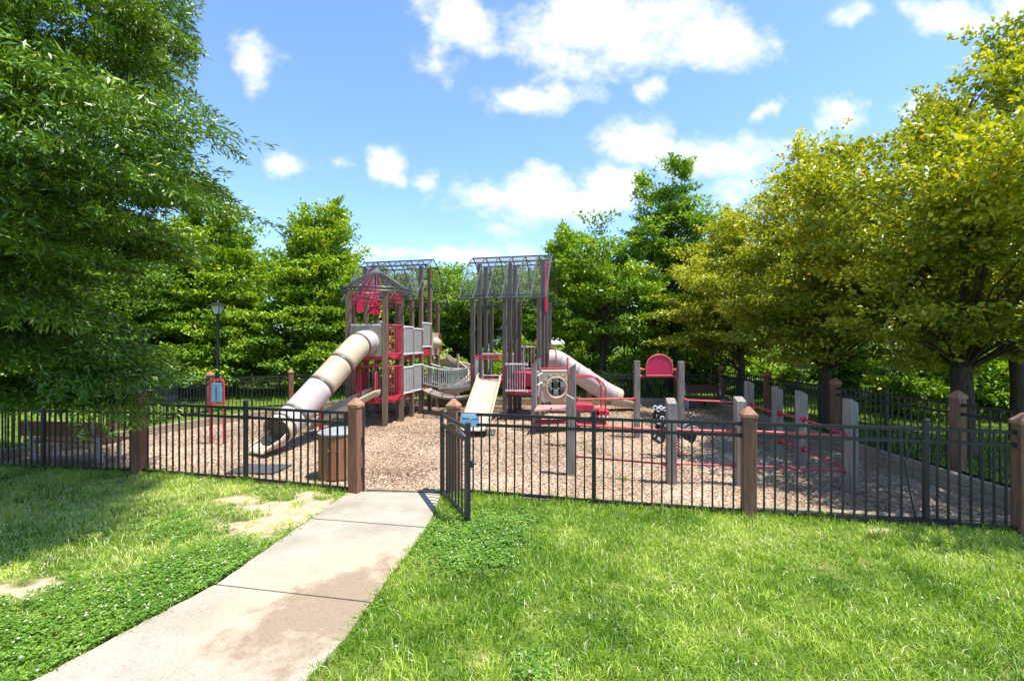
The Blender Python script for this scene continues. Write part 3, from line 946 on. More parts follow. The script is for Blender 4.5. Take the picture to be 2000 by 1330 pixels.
# thin bare stems of the thicket at the right rear
for k in range(14):
    x_ = 4.3 + 0.38 * k + random.uniform(-.15, .15)
    y_ = 17.3 + random.uniform(0, 1.6)
    t_ = thing('sapling', 'thin bare stem in the shaded thicket behind the rear fence', 'sapling', (x_, y_, 0), 'stems in the rear thicket')
    a_ = random.uniform(-.25, .25)
    mbs = MB().tube([(x_, y_, -.05), (x_ + a_ * .5, y_, 1.2), (x_ + a_ * 1.4, y_ + .1, 2.6), (x_ + a_ * 2.0, y_, 3.8)], [.035, .028, .02, .01], 6)
    mbs.tube([(x_ + a_ * .7, y_, 1.5), (x_ + a_ - .3, y_, 2.2), (x_ + a_ - .5, y_ + .2, 3.0)], [.018, .014, .006], 5)
    mbs.build('trunk', BARK, t_)

# ------------------------------------------------------------------ fences
TOP, SECOND, LOW = 1.13, 0.97, 0.055


def wood_post(x_, y_, root, h=1.2, ang=0.0, w=0.15):
    ang += random.uniform(-.05, .05)
    h += random.uniform(-.012, .012)
    p = MB().box((x_, y_, h / 2 - 0.03), (w, w, h + 0.06), ang).build('post', POSTWOOD, root, bevel=0.008)
    mbc = MB().box((x_, y_, h + 0.02), (w + .022, w + .022, 0.04), ang)
    ca, sa = math.cos(ang), math.sin(ang)
    hw = (w + .022) / 2
    base_ = [(x_ + a * hw * ca - b * hw * sa, y_ + a * hw * sa + b * hw * ca, h + 0.04) for a, b in ((-1, -1), (1, -1), (1, 1), (-1, 1))]
    tw = .2
    top_ = [(x_ + (q[0] - x_) * tw, y_ + (q[1] - y_) * tw, h + 0.125) for q in base_]
    mbc.add(base_ + top_, [(0, 1, 5, 4), (1, 2, 6, 5), (2, 3, 7, 6), (3, 0, 4, 7), (4, 5, 6, 7)])
    mbc.build('cap', CAPWOOD, p, bevel=0.003)
    return p


def metal_post(x_, y_, root, ang=0.0, h=1.19, w=0.052):
    p = MB().box((x_, y_, h / 2 - .03), (w, w, h + .06), ang).build('metal_post', FENCE, root, bevel=0.004)
    hw = w / 2 + .003
    ca, sa = math.cos(ang), math.sin(ang)
    mbc = MB().box((x_, y_, h + .008), (w + .006, w + .006, .016), ang)
    bs = [(x_ + a * hw * ca - b * hw * sa, y_ + a * hw * sa + b * hw * ca, h + .016) for a, b in ((-1, -1), (1, -1), (1, 1), (-1, 1))]
    mbc.add(bs + [(x_, y_, h + .034)], [(0, 1, 4), (1, 2, 4), (2, 3, 4), (3, 0, 4)])
    mbc.build('cap', FENCE, p)
    return p


def fence(root, pts, counts, scale=1.0, each_picket=True, bent=None, rail=.034, pk=.019, skip_first=False):
    for k in range(len(pts) - 1):
        p0, p1 = Vector((pts[k][0], pts[k][1], 0)), Vector((pts[k + 1][0], pts[k + 1][1], 0))
        ang = math.atan2(p1.y - p0.y, p1.x - p0.x)
        if k == 0 and not skip_first:
            (wood_post if pts[0][2] == 'w' else metal_post)(p0.x, p0.y, root, ang=ang, h=1.2 * scale)
        (wood_post if pts[k + 1][2] == 'w' else metal_post)(p1.x, p1.y, root, ang=ang, h=1.2 * scale)
        d = (p1 - p0).normalized()
        e0 = p0 + d * (.075 if pts[k][2] == 'w' else .026)
        e1 = p1 - d * (.075 if pts[k + 1][2] == 'w' else .026)
        mbr = MB()
        pan = None
        if each_picket:
            pan = bpy.data.objects.new('panel', None)
            pan.parent = root
            COL.objects.link(pan)
        for z in (TOP * scale - .02, SECOND * scale, LOW):
            if each_picket:
                mbr = MB()
            mbr.beam(e0 + Vector((0, 0, z)), e1 + Vector((0, 0, z)), rail, .038)
            for e, s in ((e0, 1), (e1, -1)):      # bracket collars where a rail meets its post
                mbr.beam(e + Vector((0, 0, z)), e + d * s * .03 + Vector((0, 0, z)), rail + .012, .05)
            if each_picket:
                mbr.build('rail', FENCE, pan)
        n_ = counts[k]
        hs = TOP * scale - .03
        pos_ = [e0 + (e1 - e0) * ((q + .8) / (n_ + .6)) for q in range(n_)]
        if not each_picket:
            for c_ in pos_:
                mbr.box((c_.x, c_.y, hs / 2 + .01), (pk, pk, hs - .02), ang)
            mbr.build('panel', FENCE, root)
            continue
        for q, c_ in enumerate(pos_):
            if bent and bent == (k, q):
                MB().tube([(c_.x, c_.y, hs), (c_.x - .005, c_.y, .93), (c_.x - .075, c_.y + .03, .72), (c_.x - .03, c_.y + .02, .4), (c_.x + .03, c_.y, LOW)], pk * .62, 4).build('bent_picket', FENCE, pan, smooth=False)
            else:
                MB().box((c_.x, c_.y, hs / 2 + .02), (pk, pk, hs - .02), ang).build('picket', FENCE, pan)


fl = thing('metal_fence', 'black picket fence left of the gate, in front of the bench and slide', 'fence', (fenceL[2][0], fenceL[2][1], 0))
fence(fl, fenceL, [15, 15, 15, 14])
fr = thing('metal_fence', 'black picket fence right of the gate, one picket bent', 'fence', (fenceR[2][0], fenceR[2][1], 0))
fence(fr, fenceR, [15, 14, 14, 7, 8], bent=(2, 13))
S_ = 0.90
fs_ = thing('metal_fence', 'shaded black side fence running back beneath the golden trees', 'fence', (7.05, 9.97, 0))
fence(fs_, [(7.1, ex[1] - .16, 'w'), (7.06, 7.3, 'w'), (7.03, 8.65, 'm'), (7.0, 9.97, 'w'), (7.0, 11.3, 'm'), (7.0, 12.64, 'w'), (7.0, 14.0, 'm'), (7.0, 15.45, 'w')],
      [15, 9, 9, 9, 9, 9, 10], each_picket=False, skip_first=True)
fr_ = thing('metal_fence', 'long black rear fence crossing behind the play structure', 'fence', (0, 15.6, 0))
rear = [(-9.05, 13.8, 'w'), (-8.15, 14.45, 'm'), (-7.25, 15.1, 'w'), (-6.1, 15.5, 'm'), (-4.9, 15.6, 'w'), (-3.0, 15.6, 'm'), (-1.1, 15.6, 'w'), (.75, 15.6, 'm'), (2.6, 15.6, 'w'), (4.1, 15.6, 'm'), (5.55, 15.55, 'w'), (7.0, 15.45, 'm')]
fence(fr_, rear, [9, 9, 9, 10, 15, 15, 15, 15, 12, 12, 12], scale=S_, each_picket=False)
fsl = thing('metal_fence', 'black side fence running back behind the drooping left tree', 'fence', (-9.3, 10.8, 0))
fence(fsl, [(-9.6, 7.86, 'w'), (-9.45, 9.3, 'm'), (-9.3, 10.8, 'w'), (-9.2, 12.3, 'm'), (-9.05, 13.8, 'w')], [12, 12, 12, 12], scale=S_, each_picket=False, skip_first=True)
ff = thing('metal_fence', 'distant black fence glimpsed past the thick right trunk', 'fence', (15, 16.6, 0))
fence(ff, [(11.5, 16.2, 'm'), (13.4, 15.9, 'm'), (15.3, 15.6, 'm'), (17.2, 15.3, 'm'), (19.1, 15.0, 'm')], [15] * 4, scale=1.0, each_picket=False)

# gate, swung open towards the camera
hx, hy = G(863, 967)[0], G(863, 967)[1]
gx, gy = G(914, 1026)[0], G(914, 1026)[1]
gt_ = thing('metal_gate', 'black picket gate standing open at the path', 'gate', (hx, hy, 0))
h0, g0 = Vector((hx, hy, 0)), Vector((gx, gy, 0))
dg = (g0 - h0).normalized()
ga = math.atan2(dg.y, dg.x)
MB().box((hx, hy, .60), (.045, .045, 1.14), ga).build('hinge_stile', FENCE, gt_, bevel=.004)
MB().box((gx, gy, .60), (.05, .05, 1.16), ga).build('latch_stile', FENCE, gt_, bevel=.004)
for z in (TOP - .02, SECOND, .07):
    MB().beam(h0 + dg * .024 + Vector((0, 0, z)), g0 - dg * .026 + Vector((0, 0, z)), .034, .04).build('rail', FENCE, gt_)
for q in range(8):
    c_ = h0.lerp(g0, (q + .75) / 8.5)
    MB().box((c_.x, c_.y, .53), (.019, .019, .88), ga).build('picket', FENCE, gt_)
MB().tube([h0 + dg * .03 + Vector((0, 0, SECOND + .02)), h0.lerp(g0, .5) + Vector((0, 0, TOP - .05)), g0 - dg * .03 + Vector((0, 0, SECOND + .02))], .007, 6).build('brace_rod', GREYMETAL, gt_)
lt = MB().box((gx + .035, gy + .02, .70), (.05, .035, .075), ga).tube([(gx + .03, gy + .02, .70), (gx + .09, gy + .03, .70)], .012, 8)
lt.build('latch', BLACK, gt_, bevel=.004)
# steel jamb bolted to the post on the latch side
jx, jy = G(708.5, 961)[0], G(708.5, 961)[1]
jb = thing('gate_jamb', 'slim black steel post with hinges beside the gate opening', 'gate post', (jx, jy, 0))
MB().box((jx, jy, .58), (.048, .05, 1.2), ga * 0).build('post', FENCE, jb, bevel=.004)
for z in (.30, .72):
    MB().box((jx + .002, jy - .035, z), (.055, .03, .11)).build('strike_plate', BLACK, jb, bevel=.003)

# small blue notice on the fence beside the gate
sp = A(918, 821, fenceR[0][1] - .09)
ns = thing('notice_sign', 'small pale blue notice tied to the fence by the gate', 'sign', (sp.x, sp.y, 0))
tilt = R(-1.5)
def tilted(px_, pz_, dy_=0.0):
    c_, s_ = math.cos(tilt), math.sin(tilt)
    return (sp.x + px_ * c_ - pz_ * s_, sp.y + dy_, sp.z + px_ * s_ + pz_ * c_)
W2, H2 = .127, .094
MB().prism([tilted(-W2, -H2), tilted(W2, -H2), tilted(W2, H2), tilted(-W2, H2)], (0, .006, 0)).build('plate', GREYMETAL, ns)
MB().prism([tilted(-W2 + .006, -H2 + .006, -.003), tilted(W2 - .006, -H2 + .006, -.003), tilted(W2 - .006, H2 - .006, -.003), tilted(-W2 + .006, H2 - .006, -.003)], (0, .0028, 0)).build('face', SIGNPALE, ns)
mbt = MB()
for (xa, xb, za, zb) in [(-.105, -.085, .012, .042), (-.08, -.05, .012, .036), (-.045, -.01, .014, .034), (0, .10, .010, .020), (.03, .10, .026, .032)]:
    mbt.prism([tilted(xa, za, -.0055), tilted(xb, za, -.0055), tilted(xb, zb, -.0055), tilted(xa, zb, -.0055)], (0, .0022, 0))
mbt.build('heading', SIGNDARK, ns)
mbt = MB()
for k in range(5):
    z = -.008 - k * .015
    e_ = .10 - .02 * (k % 3)
    mbt.prism([tilted(-.10, z, -.0055), tilted(e_, z, -.0055), tilted(e_, z + .004, -.0055), tilted(-.10, z + .004, -.0055)], (0, .0022, 0))
mbt.build('text_lines', SIGNBLUE, ns)

# timber edging
def edging(label, pts, h, w=.13):
    t_ = thing('timber_border', label, 'edging', (pts[0][0], pts[0][1], 0))
    for a, c_ in zip(pts[:-1], pts[1:]):
        a, c_ = Vector((a[0], a[1], 0)), Vector((c_[0], c_[1], 0))
        L = (c_ - a).length
        n_ = max(1, round(L / 2.4))
        d_ = (c_ - a) / n_
        for k in range(n_):
            s0, s1 = a + d_ * k + d_.normalized() * .006, a + d_ * (k + 1) - d_.normalized() * .006
            for lv in range(2):
                z = h * (.25 + .5 * lv)
                off = d_.normalized() * (.0 if lv else .0)
                MB().beam(s0 + off + Vector((0, 0, z)), s1 + off + Vector((0, 0, z)), w - .012 * lv, h / 2 - .004).build('beam', TIMBER, t_, bevel=.008)
    return t_


edging('stacked timber edging along the left side of the mulch', [(-9.0, 8.1), (-7.65, 11.55), (-5.55, 15.15)], .2)
edging('stacked timber edging along the back of the mulch', [(-5.4, 15.25), (6.3, 15.25)], .24)
edging('shaded stacked timber edging along the right side of the mulch', [(6.42, 15.1), (6.3, 9.0), (6.22, 5.25)], .26)
edging('low pale timber edging behind the right part of the front fence', [(fenceR[2][0] + .1, fenceR[2][1] + .16), (fenceR[3][0], fenceR[3][1] + .16), (6.1, 5.25)], .07, .11)
edging('thin timber threshold across the gate opening', [(jx + .03, jy + .05), (hx - .04, hy + .06)], .04, .06)

# ------------------------------------------------------------------ play structure
ps = thing('play_structure', 'wooden play structure with turret, two mesh roofs, bridge and slides', 'play structure', (-1.6, 13.2, 0))
ANG = R(-13)
U2, V2 = Vector((math.cos(ANG), math.sin(ANG), 0)), Vector((-math.sin(ANG), math.cos(ANG), 0))
C1, C2 = Vector((-3.43, 14.05, 0)), Vector((0, 13.33, 0))


def L1(u, v, z=0.0):
    return C1 + U2 * u + V2 * v + Vector((0, 0, z))


def L2(u, v, z=0.0):
    return C2 + U2 * u + V2 * v + Vector((0, 0, z))


def ppost(p, top, mat, w=.110, ang=ANG, slant=0.0):
    mb_ = MB().box((p[0], p[1], top / 2 - .04), (w, w, top + .08), ang)
    if slant:
        for k in (4, 7):
            mb_.v[k] = (mb_.v[k][0], mb_.v[k][1], mb_.v[k][2] - slant)
    return mb_.build('post', mat, ps, bevel=.006)


VS, TOPS = (-.95, -.32, .32, .95), (3.30, 4.33, 4.33, 3.30)
for u_ in (.85, -.95):
    for v_, t_ in zip(VS, TOPS):
        ppost(L1(u_, v_), t_, BROWNWOOD)
for u_ in (-.88, 0.02, .95):
    for v_, t_ in zip(VS, TOPS):
        ppost(L2(u_, v_), t_, DARKPOST)

PROF = [(-1.30, 3.24), (-1.19, 3.33), (-.36, 4.36), (0, 4.56), (.36, 4.36), (1.19, 3.33), (1.30, 3.24)]


def mesh_roof(L, u0, u1, nr, gable_u):
    roof = MB()
    for k in range(3):                               # ridge, shoulders
        v_, z_ = PROF[2 + k]
        roof.beam(L(u0, v_, z_), L(u1, v_, z_), .035, .035)
    for v_, z_ in (PROF[0], PROF[1], PROF[5], PROF[6]):
        roof.beam(L(u0, v_, z_), L(u1, v_, z_), .03, .03)
    fr_o = roof.build('roof_frame', ROOFMETAL, ps)
    for k in range(nr):
        u_ = u0 + (u1 - u0) * k / (nr - 1)
        MB().tube([L(u_, v_, z_ + .012) for v_, z_ in PROF], .019, 6).build('rib', ROOFMETAL, fr_o)
    for a, c_ in ((0, 1), (1, 2), (2, 3), (3, 4), (4, 5), (5, 6)):
        (va, za), (vc, zc) = PROF[a], PROF[c_]
        MB().prism([L(u0 + .02, va, za - .004), L(u1 - .02, va, za - .004), L(u1 - .02, vc, zc - .004), L(u0 + .02, vc, zc - .004)], (0, 0, .003)).build('perforated_sheet', SHEET, fr_o, smooth=False)
    if gable_u is not None:
        pg = [(-1.0, 2.98), (.34, 2.96), (.34, 4.28), (0, 4.46), (-.33, 4.27), (-1.0, 3.45)]
        MB().prism([L(gable_u, a, z) for a, z in pg], U2 * .02).build('gable_panel', PINK, ps)


mesh_roof(L1, -1.15, 1.1, 7, -.86)
mesh_roof(L2, -1.18, 1.18, 7, None)
MB().prism([L2(1.02, a, z) for a, z in [(-.46, 2.95), (-.12, 2.93), (-.12, 4.42), (-.30, 4.34), (-.46, 4.18)]], U2 * .02).build('gable_panel', PINK, ps)


def deck(poly, z, th=.08, mat=RED):
    mb_ = MB().prism([(p[0], p[1], z - th) for p in poly], (0, 0, th))
    return mb_.build('deck', mat, ps, bevel=.008)


def curve_between(a, b_, bow, n=9):
    d = (b_ - a)
    nrm = Vector((d.y, -d.x, 0)).normalized()
    return [a.lerp(b_, k / (n - 1)) + nrm * bow * math.sin(math.pi * k / (n - 1)) for k in range(n)]


def bar_panel(a, b_, z0, z1, mat, nb, bow=0.0, name='guard_rail', r=.011, rr=.02, sag=0.0):
    """barrier of upright bars between two posts"""
    a, b_ = Vector((a[0], a[1], 0)), Vector((b_[0], b_[1], 0))
    pl = curve_between(a, b_, bow, 13)
    def at(t):
        q = min(max(t, 0), 1) * 12
        i = min(int(q), 11)
        return pl[i].lerp(pl[i + 1], q - i)
    s = lambda t: -sag * math.sin(math.pi * t)
    mb_ = MB()
    for z in (z0, z1):
        mb_.tube([at(k / 12) + Vector((0, 0, z + s(k / 12))) for k in range(13)], rr, 8)
    for t in (0, 1):
        p = at(t)
        for z in (z0, z1):
            mb_.tube([p + Vector((0, 0, z - .032)), p + Vector((0, 0, z + .032))], rr * 1.7, 8)
        if nb < 3:
            mb_.tube([p + Vector((0, 0, z0)), p + Vector((0, 0, z1))], rr, 8)
    rail_ = mb_.build(name, mat, ps)
    mbb = MB()
    for k in range(nb):
        t = (k + .7) / (nb + .4)
        p = at(t)
        mbb.tube([p + Vector((0, 0, z0 + s(t))), p + Vector((0, 0, z1 + s(t)))], r, 6)
    mbb.build('bars', mat, rail_)
    return rail_


def slat_panel(a, b_, z0, z1, mat, bow=0.0, name='slat_panel', ns=9):
    """ribbed plastic barrier with rounded top and bottom rails"""
    a, b_ = Vector((a[0], a[1], 0)), Vector((b_[0], b_[1], 0))
    pl = curve_between(a, b_, bow, ns * 2 + 1)
    mb_ = MB()
    for k in range(ns):
        q0, q1 = pl[2 * k].lerp(pl[2 * k + 1], .12), pl[2 * k + 2].lerp(pl[2 * k + 1], .12)
        mid = (q0 + q1) / 2
        mb_.beam(Vector((mid.x, mid.y, z0)), Vector((mid.x, mid.y, z1)), (q1 - q0).length, .025, up=(q1 - q0).cross(Vector((0, 0, 1))))
    p = mb_.build(name, mat, ps)
    for z in (z0, z1):
        mbr = MB().tube([Vector((q.x, q.y, z)) for q in pl], .026, 8)
        for q in (pl[0], pl[-1]):
            mbr.box((q.x, q.y, z), (.06, .06, .075), ANG)
        mbr.build('rail', WHITE, p, bevel=.004)
    return p


# turret
T = [Vector((-4.08, 11.5, 0)), Vector((-3.155, 11.45, 0)), Vector((-2.93, 12.2, 0)), Vector((-3.2, 12.9, 0)), Vector((-4.05, 12.8, 0))]
TC = Vector((-3.58, 12.12, 0))
for p in T:
    ppost(p, 3.42, BROWNWOOD, ang=R(8), w=.125)
for z in (.66, 1.74):
    deck([TC + (p - TC) * 1.06 for p in T], z, .085)
bar_panel(T[1] + Vector((.04, .03, 0)), T[2], 1.80, 2.52, RED, 9, .10)
bar_panel(T[1] + Vector((.04, .03, 0)), T[2], .72, 1.48, RED, 9, .10)
bar_panel(T[4], T[0], 1.80, 2.5, RED, 7)
bar_panel(T[4], T[0], .72, 1.46, RED, 7)
bar_panel(T[3], T[4], 1.80, 2.5, WHITE, 8)
bar_panel(T[3], T[4], .72, 1.46, WHITE, 8)
# turret roof: a cage of rods
apex = TC + Vector((0, 0, 4.02))
cone_o = MB()
for rr_, z_ in ((.86, 3.46), (.88, 3.37)):
    cone_o.tube([TC + Vector((rr_ * math.cos(q * math.pi / 24), rr_ * math.sin(q * math.pi / 24), z_)) for q in range(48)], .017, 6, closed=True)
for k in range(40):
    q = 2 * math.pi * k / 40
    cd = Vector((math.cos(q), math.sin(q), 0))
    cone_o.tube([TC + cd * .16 + Vector((0, 0, 3.92)), TC + cd * .5 + Vector((0, 0, 3.70)), TC + cd * .86 + Vector((0, 0, 3.46)), TC + cd * .88 + Vector((0, 0, 3.37))], .0125, 5)
tr_ = cone_o.build('turret_roof', CONEMETAL, ps)
MB().lathe(TC, [(.22, 3.89), (.12, 3.96), (.02, 4.05)], 20).build('roof_cap', ROOFMETAL, tr_)
cage = MB()
for z_ in (3.10, 3.22, 3.33):
    for k in range(5):
        a, c_ = T[k], T[(k + 1) % 5]
        cage.tube([q + Vector((0, 0, z_)) for q in curve_between(a, c_, .10, 7)], .012, 6)
for k in range(5):
    for q in curve_between(T[k], T[(k + 1) % 5], .10, 9)[1:-1]:
        cage.tube([q + Vector((0, 0, 3.10)), q + Vector((0, 0, 3.36))], .008, 5)
cage.build('turret_cage', RED, ps)

# tube slide leaving the turret
n0 = (T[1] - T[0]).normalized()
nout = Vector((n0.y, -n0.x, 0))
pc = T[0].lerp(T[1], .5)
a0p, a1p = T[0] + n0 * .065 + nout * .03, T[1] - n0 * .065 + nout * .03
hub = a0p.lerp(a1p, .57) + Vector((0, 0, 2.10))


def hole_plate(p0, p1, z0, z1, hub_, rad, off, mat, name, parent):
    d = (p1 - p0).normalized()
    w_ = (p1 - p0).length
    hu = (hub_ - p0).dot(d)
    hz = hub_.z
    outer, inner = [], []
    n_ = 48
    for k in range(n_):
        q = 2 * math.pi * k / n_ + math.pi / 4
        cu, cz_ = math.cos(q), math.sin(q)
        ts = []
        if cu > 1e-6: ts.append((w_ - hu) / cu)
        if cu < -1e-6: ts.append(-hu / cu)
        if cz_ > 1e-6: ts.append((z1 - hz) / cz_)
        if cz_ < -1e-6: ts.append((z0 - hz) / cz_)
        t = min(ts)
        outer.append(Vector((p0.x, p0.y, 0)) + d * (hu + cu * t) + Vector((0, 0, hz + cz_ * t)))
        inner.append(Vector((p0.x, p0.y, 0)) + d * (hu + cu * rad) + Vector((0, 0, hz + cz_ * rad)))
    return MB().ring(outer, inner, off).build(name, mat, parent)


hole_plate(a0p, a1p, 1.74, 2.50, hub, .27, nout * .05, plain('entry_plastic', (.25, .225, .19), .5, .12, 2.5, .35), 'slide_entry_panel', ps)
MB().beam(a0p + Vector((0, 0, 2.52)), a1p + Vector((0, 0, 2.52)), .07, .04).build('entry_rail', WHITE, ps, bevel=.006)

end_c = A(540, 842, 8.75)
pathp = [hub + nout * .02, hub + nout * .30 + Vector((0, 0, .01)), hub + nout * .55 + Vector((-.06, 0, -.10))]
tail = end_c + Vector((.09, .42, .17))
for k in range(1, 7):
    pathp.append(pathp[2].lerp(tail, k / 6.0))
pathp += [end_c.lerp(tail, .45) + Vector((.015, 0, -.04)), end_c]
RT = .285


def shell_tube(pts, rad, n=26):
    return MB().tube(pts, rad, n, caps=False)


def catmull(pts, per=5):
    out_ = []
    for i in range(len(pts) - 1):
        p0, p1, p2, p3 = pts[max(i - 1, 0)], pts[i], pts[i + 1], pts[min(i + 2, len(pts) - 1)]
        for k in range(per):
            t = k / per
            out_.append(0.5 * ((2 * p1) + (p2 - p0) * t + (2 * p0 - 5 * p1 + 4 * p2 - p3) * t * t + (3 * p1 - p0 - 3 * p2 + p3) * t ** 3))
    out_.append(pts[-1])
    return out_


sp_ = catmull([pathp[0], pathp[2], pathp[5], pathp[8], pathp[-1]], 10)
ts = bpy.data.objects.new('tube_slide', None)
ts.parent = ps
COL.objects.link(ts)


def tube_slide(pl, cuts, mats, rad):
    for k in range(len(cuts) - 1):
        seg = pl[cuts[k]:cuts[k + 1] + 1]
        shell_tube(seg, rad).build('section', mats[k], ts, solid=.012)
        if k:
            c_ = pl[cuts[k]]
            d_ = (pl[cuts[k] + 1] - pl[cuts[k] - 1]).normalized()
            MB().tube([c_ - d_ * .022, c_ + d_ * .022], rad + .02, 26).build('joint_band', BANDBROWN, ts)


tube_slide(sp_, [0, 9, 16, 22, 29, 35, 40], [LILAC, TAN, TAN, LILAC, LILAC, TAN], RT)
# run-out chute in front of the tube mouth
dirx = (sp_[-1] - sp_[-4]).normalized()
dirh = Vector((dirx.x - .42, dirx.y, 0)).normalized()
sdh = Vector((-dirh.y, dirh.x, 0))


def chute(center, side_dirs, width, wall, mat, name, parent, thick=.02, lip=.02):
    """open trough: cross sections along a centre line"""
    mb_ = MB()
    vs_, fs__ = [], []
    prof = [(-.5, 1.0), (-.52, .86), (-.47, .35), (-.38, .06), (-.2, 0), (0, -.01), (.2, 0), (.38, .06), (.47, .35), (.52, .86), (.5, 1.0)]
    for i, c_ in enumerate(center):
        wl = wall[i] if isinstance(wall, (list, tuple)) else wall
        for a, b__ in prof:
            vs_.append(c_ + side_dirs[i] * a * width + Vector((0, 0, b__ * wl)))
    m_ = len(prof)
    for i in range(len(center) - 1):
        for k in range(m_ - 1):
            fs__.append((i * m_ + k, i * m_ + k + 1, (i + 1) * m_ + k + 1, (i + 1) * m_ + k))
    mb_.add(vs_, fs__)
    ch = mb_.build(name, mat, parent, solid=thick)
    er = MB()
    for k in (0, m_ - 1):
        er.tube([vs_[i * m_ + k] for i in range(len(center))], lip, 8)
    er.build('edge', mat, ch)
    return ch


cb = sp_[-1] + Vector((0, 0, -RT + .005))
chute([cb - dirh * .04 + Vector((0, 0, .02)), cb + dirh * .08, cb + dirh * .20 + Vector((0, 0, -.01)), cb + dirh * .32 + Vector((0, 0, -.03)), cb + dirh * .40 + Vector((0, 0, -.06))], [sdh] * 5, .54, [.24, .16, .12, .09, .07], TAN, 'slide_exit', ts, .018, .022)
b1 = A(653, 772, 10.4)
for b_ in (sp_[22], sp_[36]):
    MB().tube([(b_.x, b_.y, -.05), (b_.x, b_.y, b_.z - RT - .0)], .03, 10).build('support_pole', RED, ps)

# open chute from the lower turret deck, to the left
s0 = A(722, 776, 11.35) + Vector((0, 0, 0))
s1 = P(600, 838, .14)
cl_ = [s0 + Vector((.12, .1, .02)), s0, s0.lerp(s1, .25) + Vector((0, 0, .0)), s0.lerp(s1, .5), s0.lerp(s1, .78) + Vector((0, 0, .0)), s1]
dd = (s1 - s0)
sd = Vector((-dd.y, dd.x, 0)).normalized()
chute(cl_, [sd] * 6, .5, .16, TAN, 'open_slide', ps, .02, .024)
# red handrails and ladder beside it
for q in (0, 1):
    bp = T[0].lerp(T[1], .38 + .45 * q) + nout * .10
    MB().tube([bp + Vector((0, 0, .62)), bp + Vector((0, 0, 1.28)), bp + nout * .03 + Vector((0, 0, 1.36)), bp + nout * .12 + Vector((0, 0, 1.36)), bp + nout * .16 + Vector((0, 0, 1.28)), bp + nout * .16 + Vector((0, 0, .70))], .019, 8).build('grab_rail', RED, ps)
MB().beam(a0p + Vector((0, 0, 1.50)), a1p + Vector((0, 0, 1.50)), .05, .05).build('cross_bar', RED, ps, bevel=.006)
MB().prism([T[4].lerp(T[0], .1) + Vector((.05, 0, .72)), T[4].lerp(T[0], .55) + Vector((.05, 0, .72)), T[4].lerp(T[0], .55) + Vector((.05, 0, 1.3)), T[4].lerp(T[0], .1) + Vector((.05, 0, 1.3))], (.02, 0, 0)).build('play_panel', PINK, ps)

# left tower decks and barriers
for z, va, vb in ((1.72, -.95, .95), (.68, -.95, .45)):
    deck([L1(-.95, va), L1(.85, va), L1(.85, vb), L1(-.95, vb)], z, .08)
PR = [L1(.88, v_) for v_ in VS]
slat_panel(T[2] + Vector((.05, .02, 0)), PR[0], 1.78, 2.50, PALEGREY, .07, ns=6)
slat_panel(T[2] + Vector((.05, .02, 0)), PR[0], .74, 1.42, PALEGREY, .07, ns=6)
slat_panel(PR[0], PR[1], 1.78, 2.47, PALEGREY, 0, ns=9)
slat_panel(PR[0], PR[1], .72, 1.44, PALEGREY, 0, ns=9)
slat_panel(PR[1], PR[2], 1.96, 2.66, PALEGREY, 0, ns=9)
MB().box((PR[1].lerp(PR[2], .5).x - .05, PR[1].lerp(PR[2], .5).y, 1.80), (.10, .5, .26), ANG).build('step_box', RED, ps, bevel=.01)
deck([T[2], L1(.85, -.95), L1(.45, -.95), T[3]], 1.70, .08)
deck([T[2], L1(.85, -.95), L1(.45, -.95), T[3]], .64, .08)
# bubble panel
bpA, bpB = PR[2] + V2 * .06, PR[3] - V2 * .06
bub = bpA.lerp(bpB, .5) + Vector((0, 0, 2.06))
wp = hole_plate(bpA, bpB, 1.68, 2.39, bub, .17, U2 * .03, TAN, 'bubble_panel', ps)
mbb = MB()
prof_ = [(.185 * math.cos(a), .185 * math.sin(a)) for a in [k * math.pi / 2 / 8 for k in range(9)]]
vs_ = []
for r_, h_ in prof_:
    for k in range(24):
        q = 2 * math.pi * k / 24
        vs_.append(bub + U2 * (.03 + h_) + V2 * (r_ * math.cos(q)) + Vector((0, 0, r_ * math.sin(q))))
fs2 = [(i * 24 + k, i * 24 + (k + 1) % 24, (i + 1) * 24 + (k + 1) % 24, (i + 1) * 24 + k) for i in range(8) for k in range(24)]
mbb.add(vs_, fs2)
mbb.build('bubble_window', TAN, wp)
slat_panel(L1(.85, 1.0), L1(.45, 1.0), 1.78, 2.40, PALEGREY, 0, ns=5)
MB().box((PR[3].x + .07, PR[3].y + .03, 2.06), (.03, .05, .62), ANG).build('corner_trim', RED, ps)

# winding slide at the back
hc = L1(1.25, 1.75)
cen, sds = [], []
for k in range(27):
    t = k / 26
    q = R(205) - t * R(340)
    rd = .62
    cen.append(Vector((hc.x + rd * math.cos(q), hc.y + rd * math.sin(q), 1.55 - 1.28 * t)))
    sds.append(Vector((math.cos(q), math.sin(q), 0)))
d_ = (cen[-1] - cen[-2]).normalized()
for k in range(3):
    cen.append(cen[-1] + Vector((d_.x, d_.y, -.12)) * .18)
    sds.append(sds[-1])
ws = chute(cen, sds, .5, .28, TAN, 'winding_slide', ps, .02, .026)
MB().tube([(hc.x, hc.y, -.05), (hc.x, hc.y, 1.7)], .045, 10).build('centre_pole', TANDARK, ws)

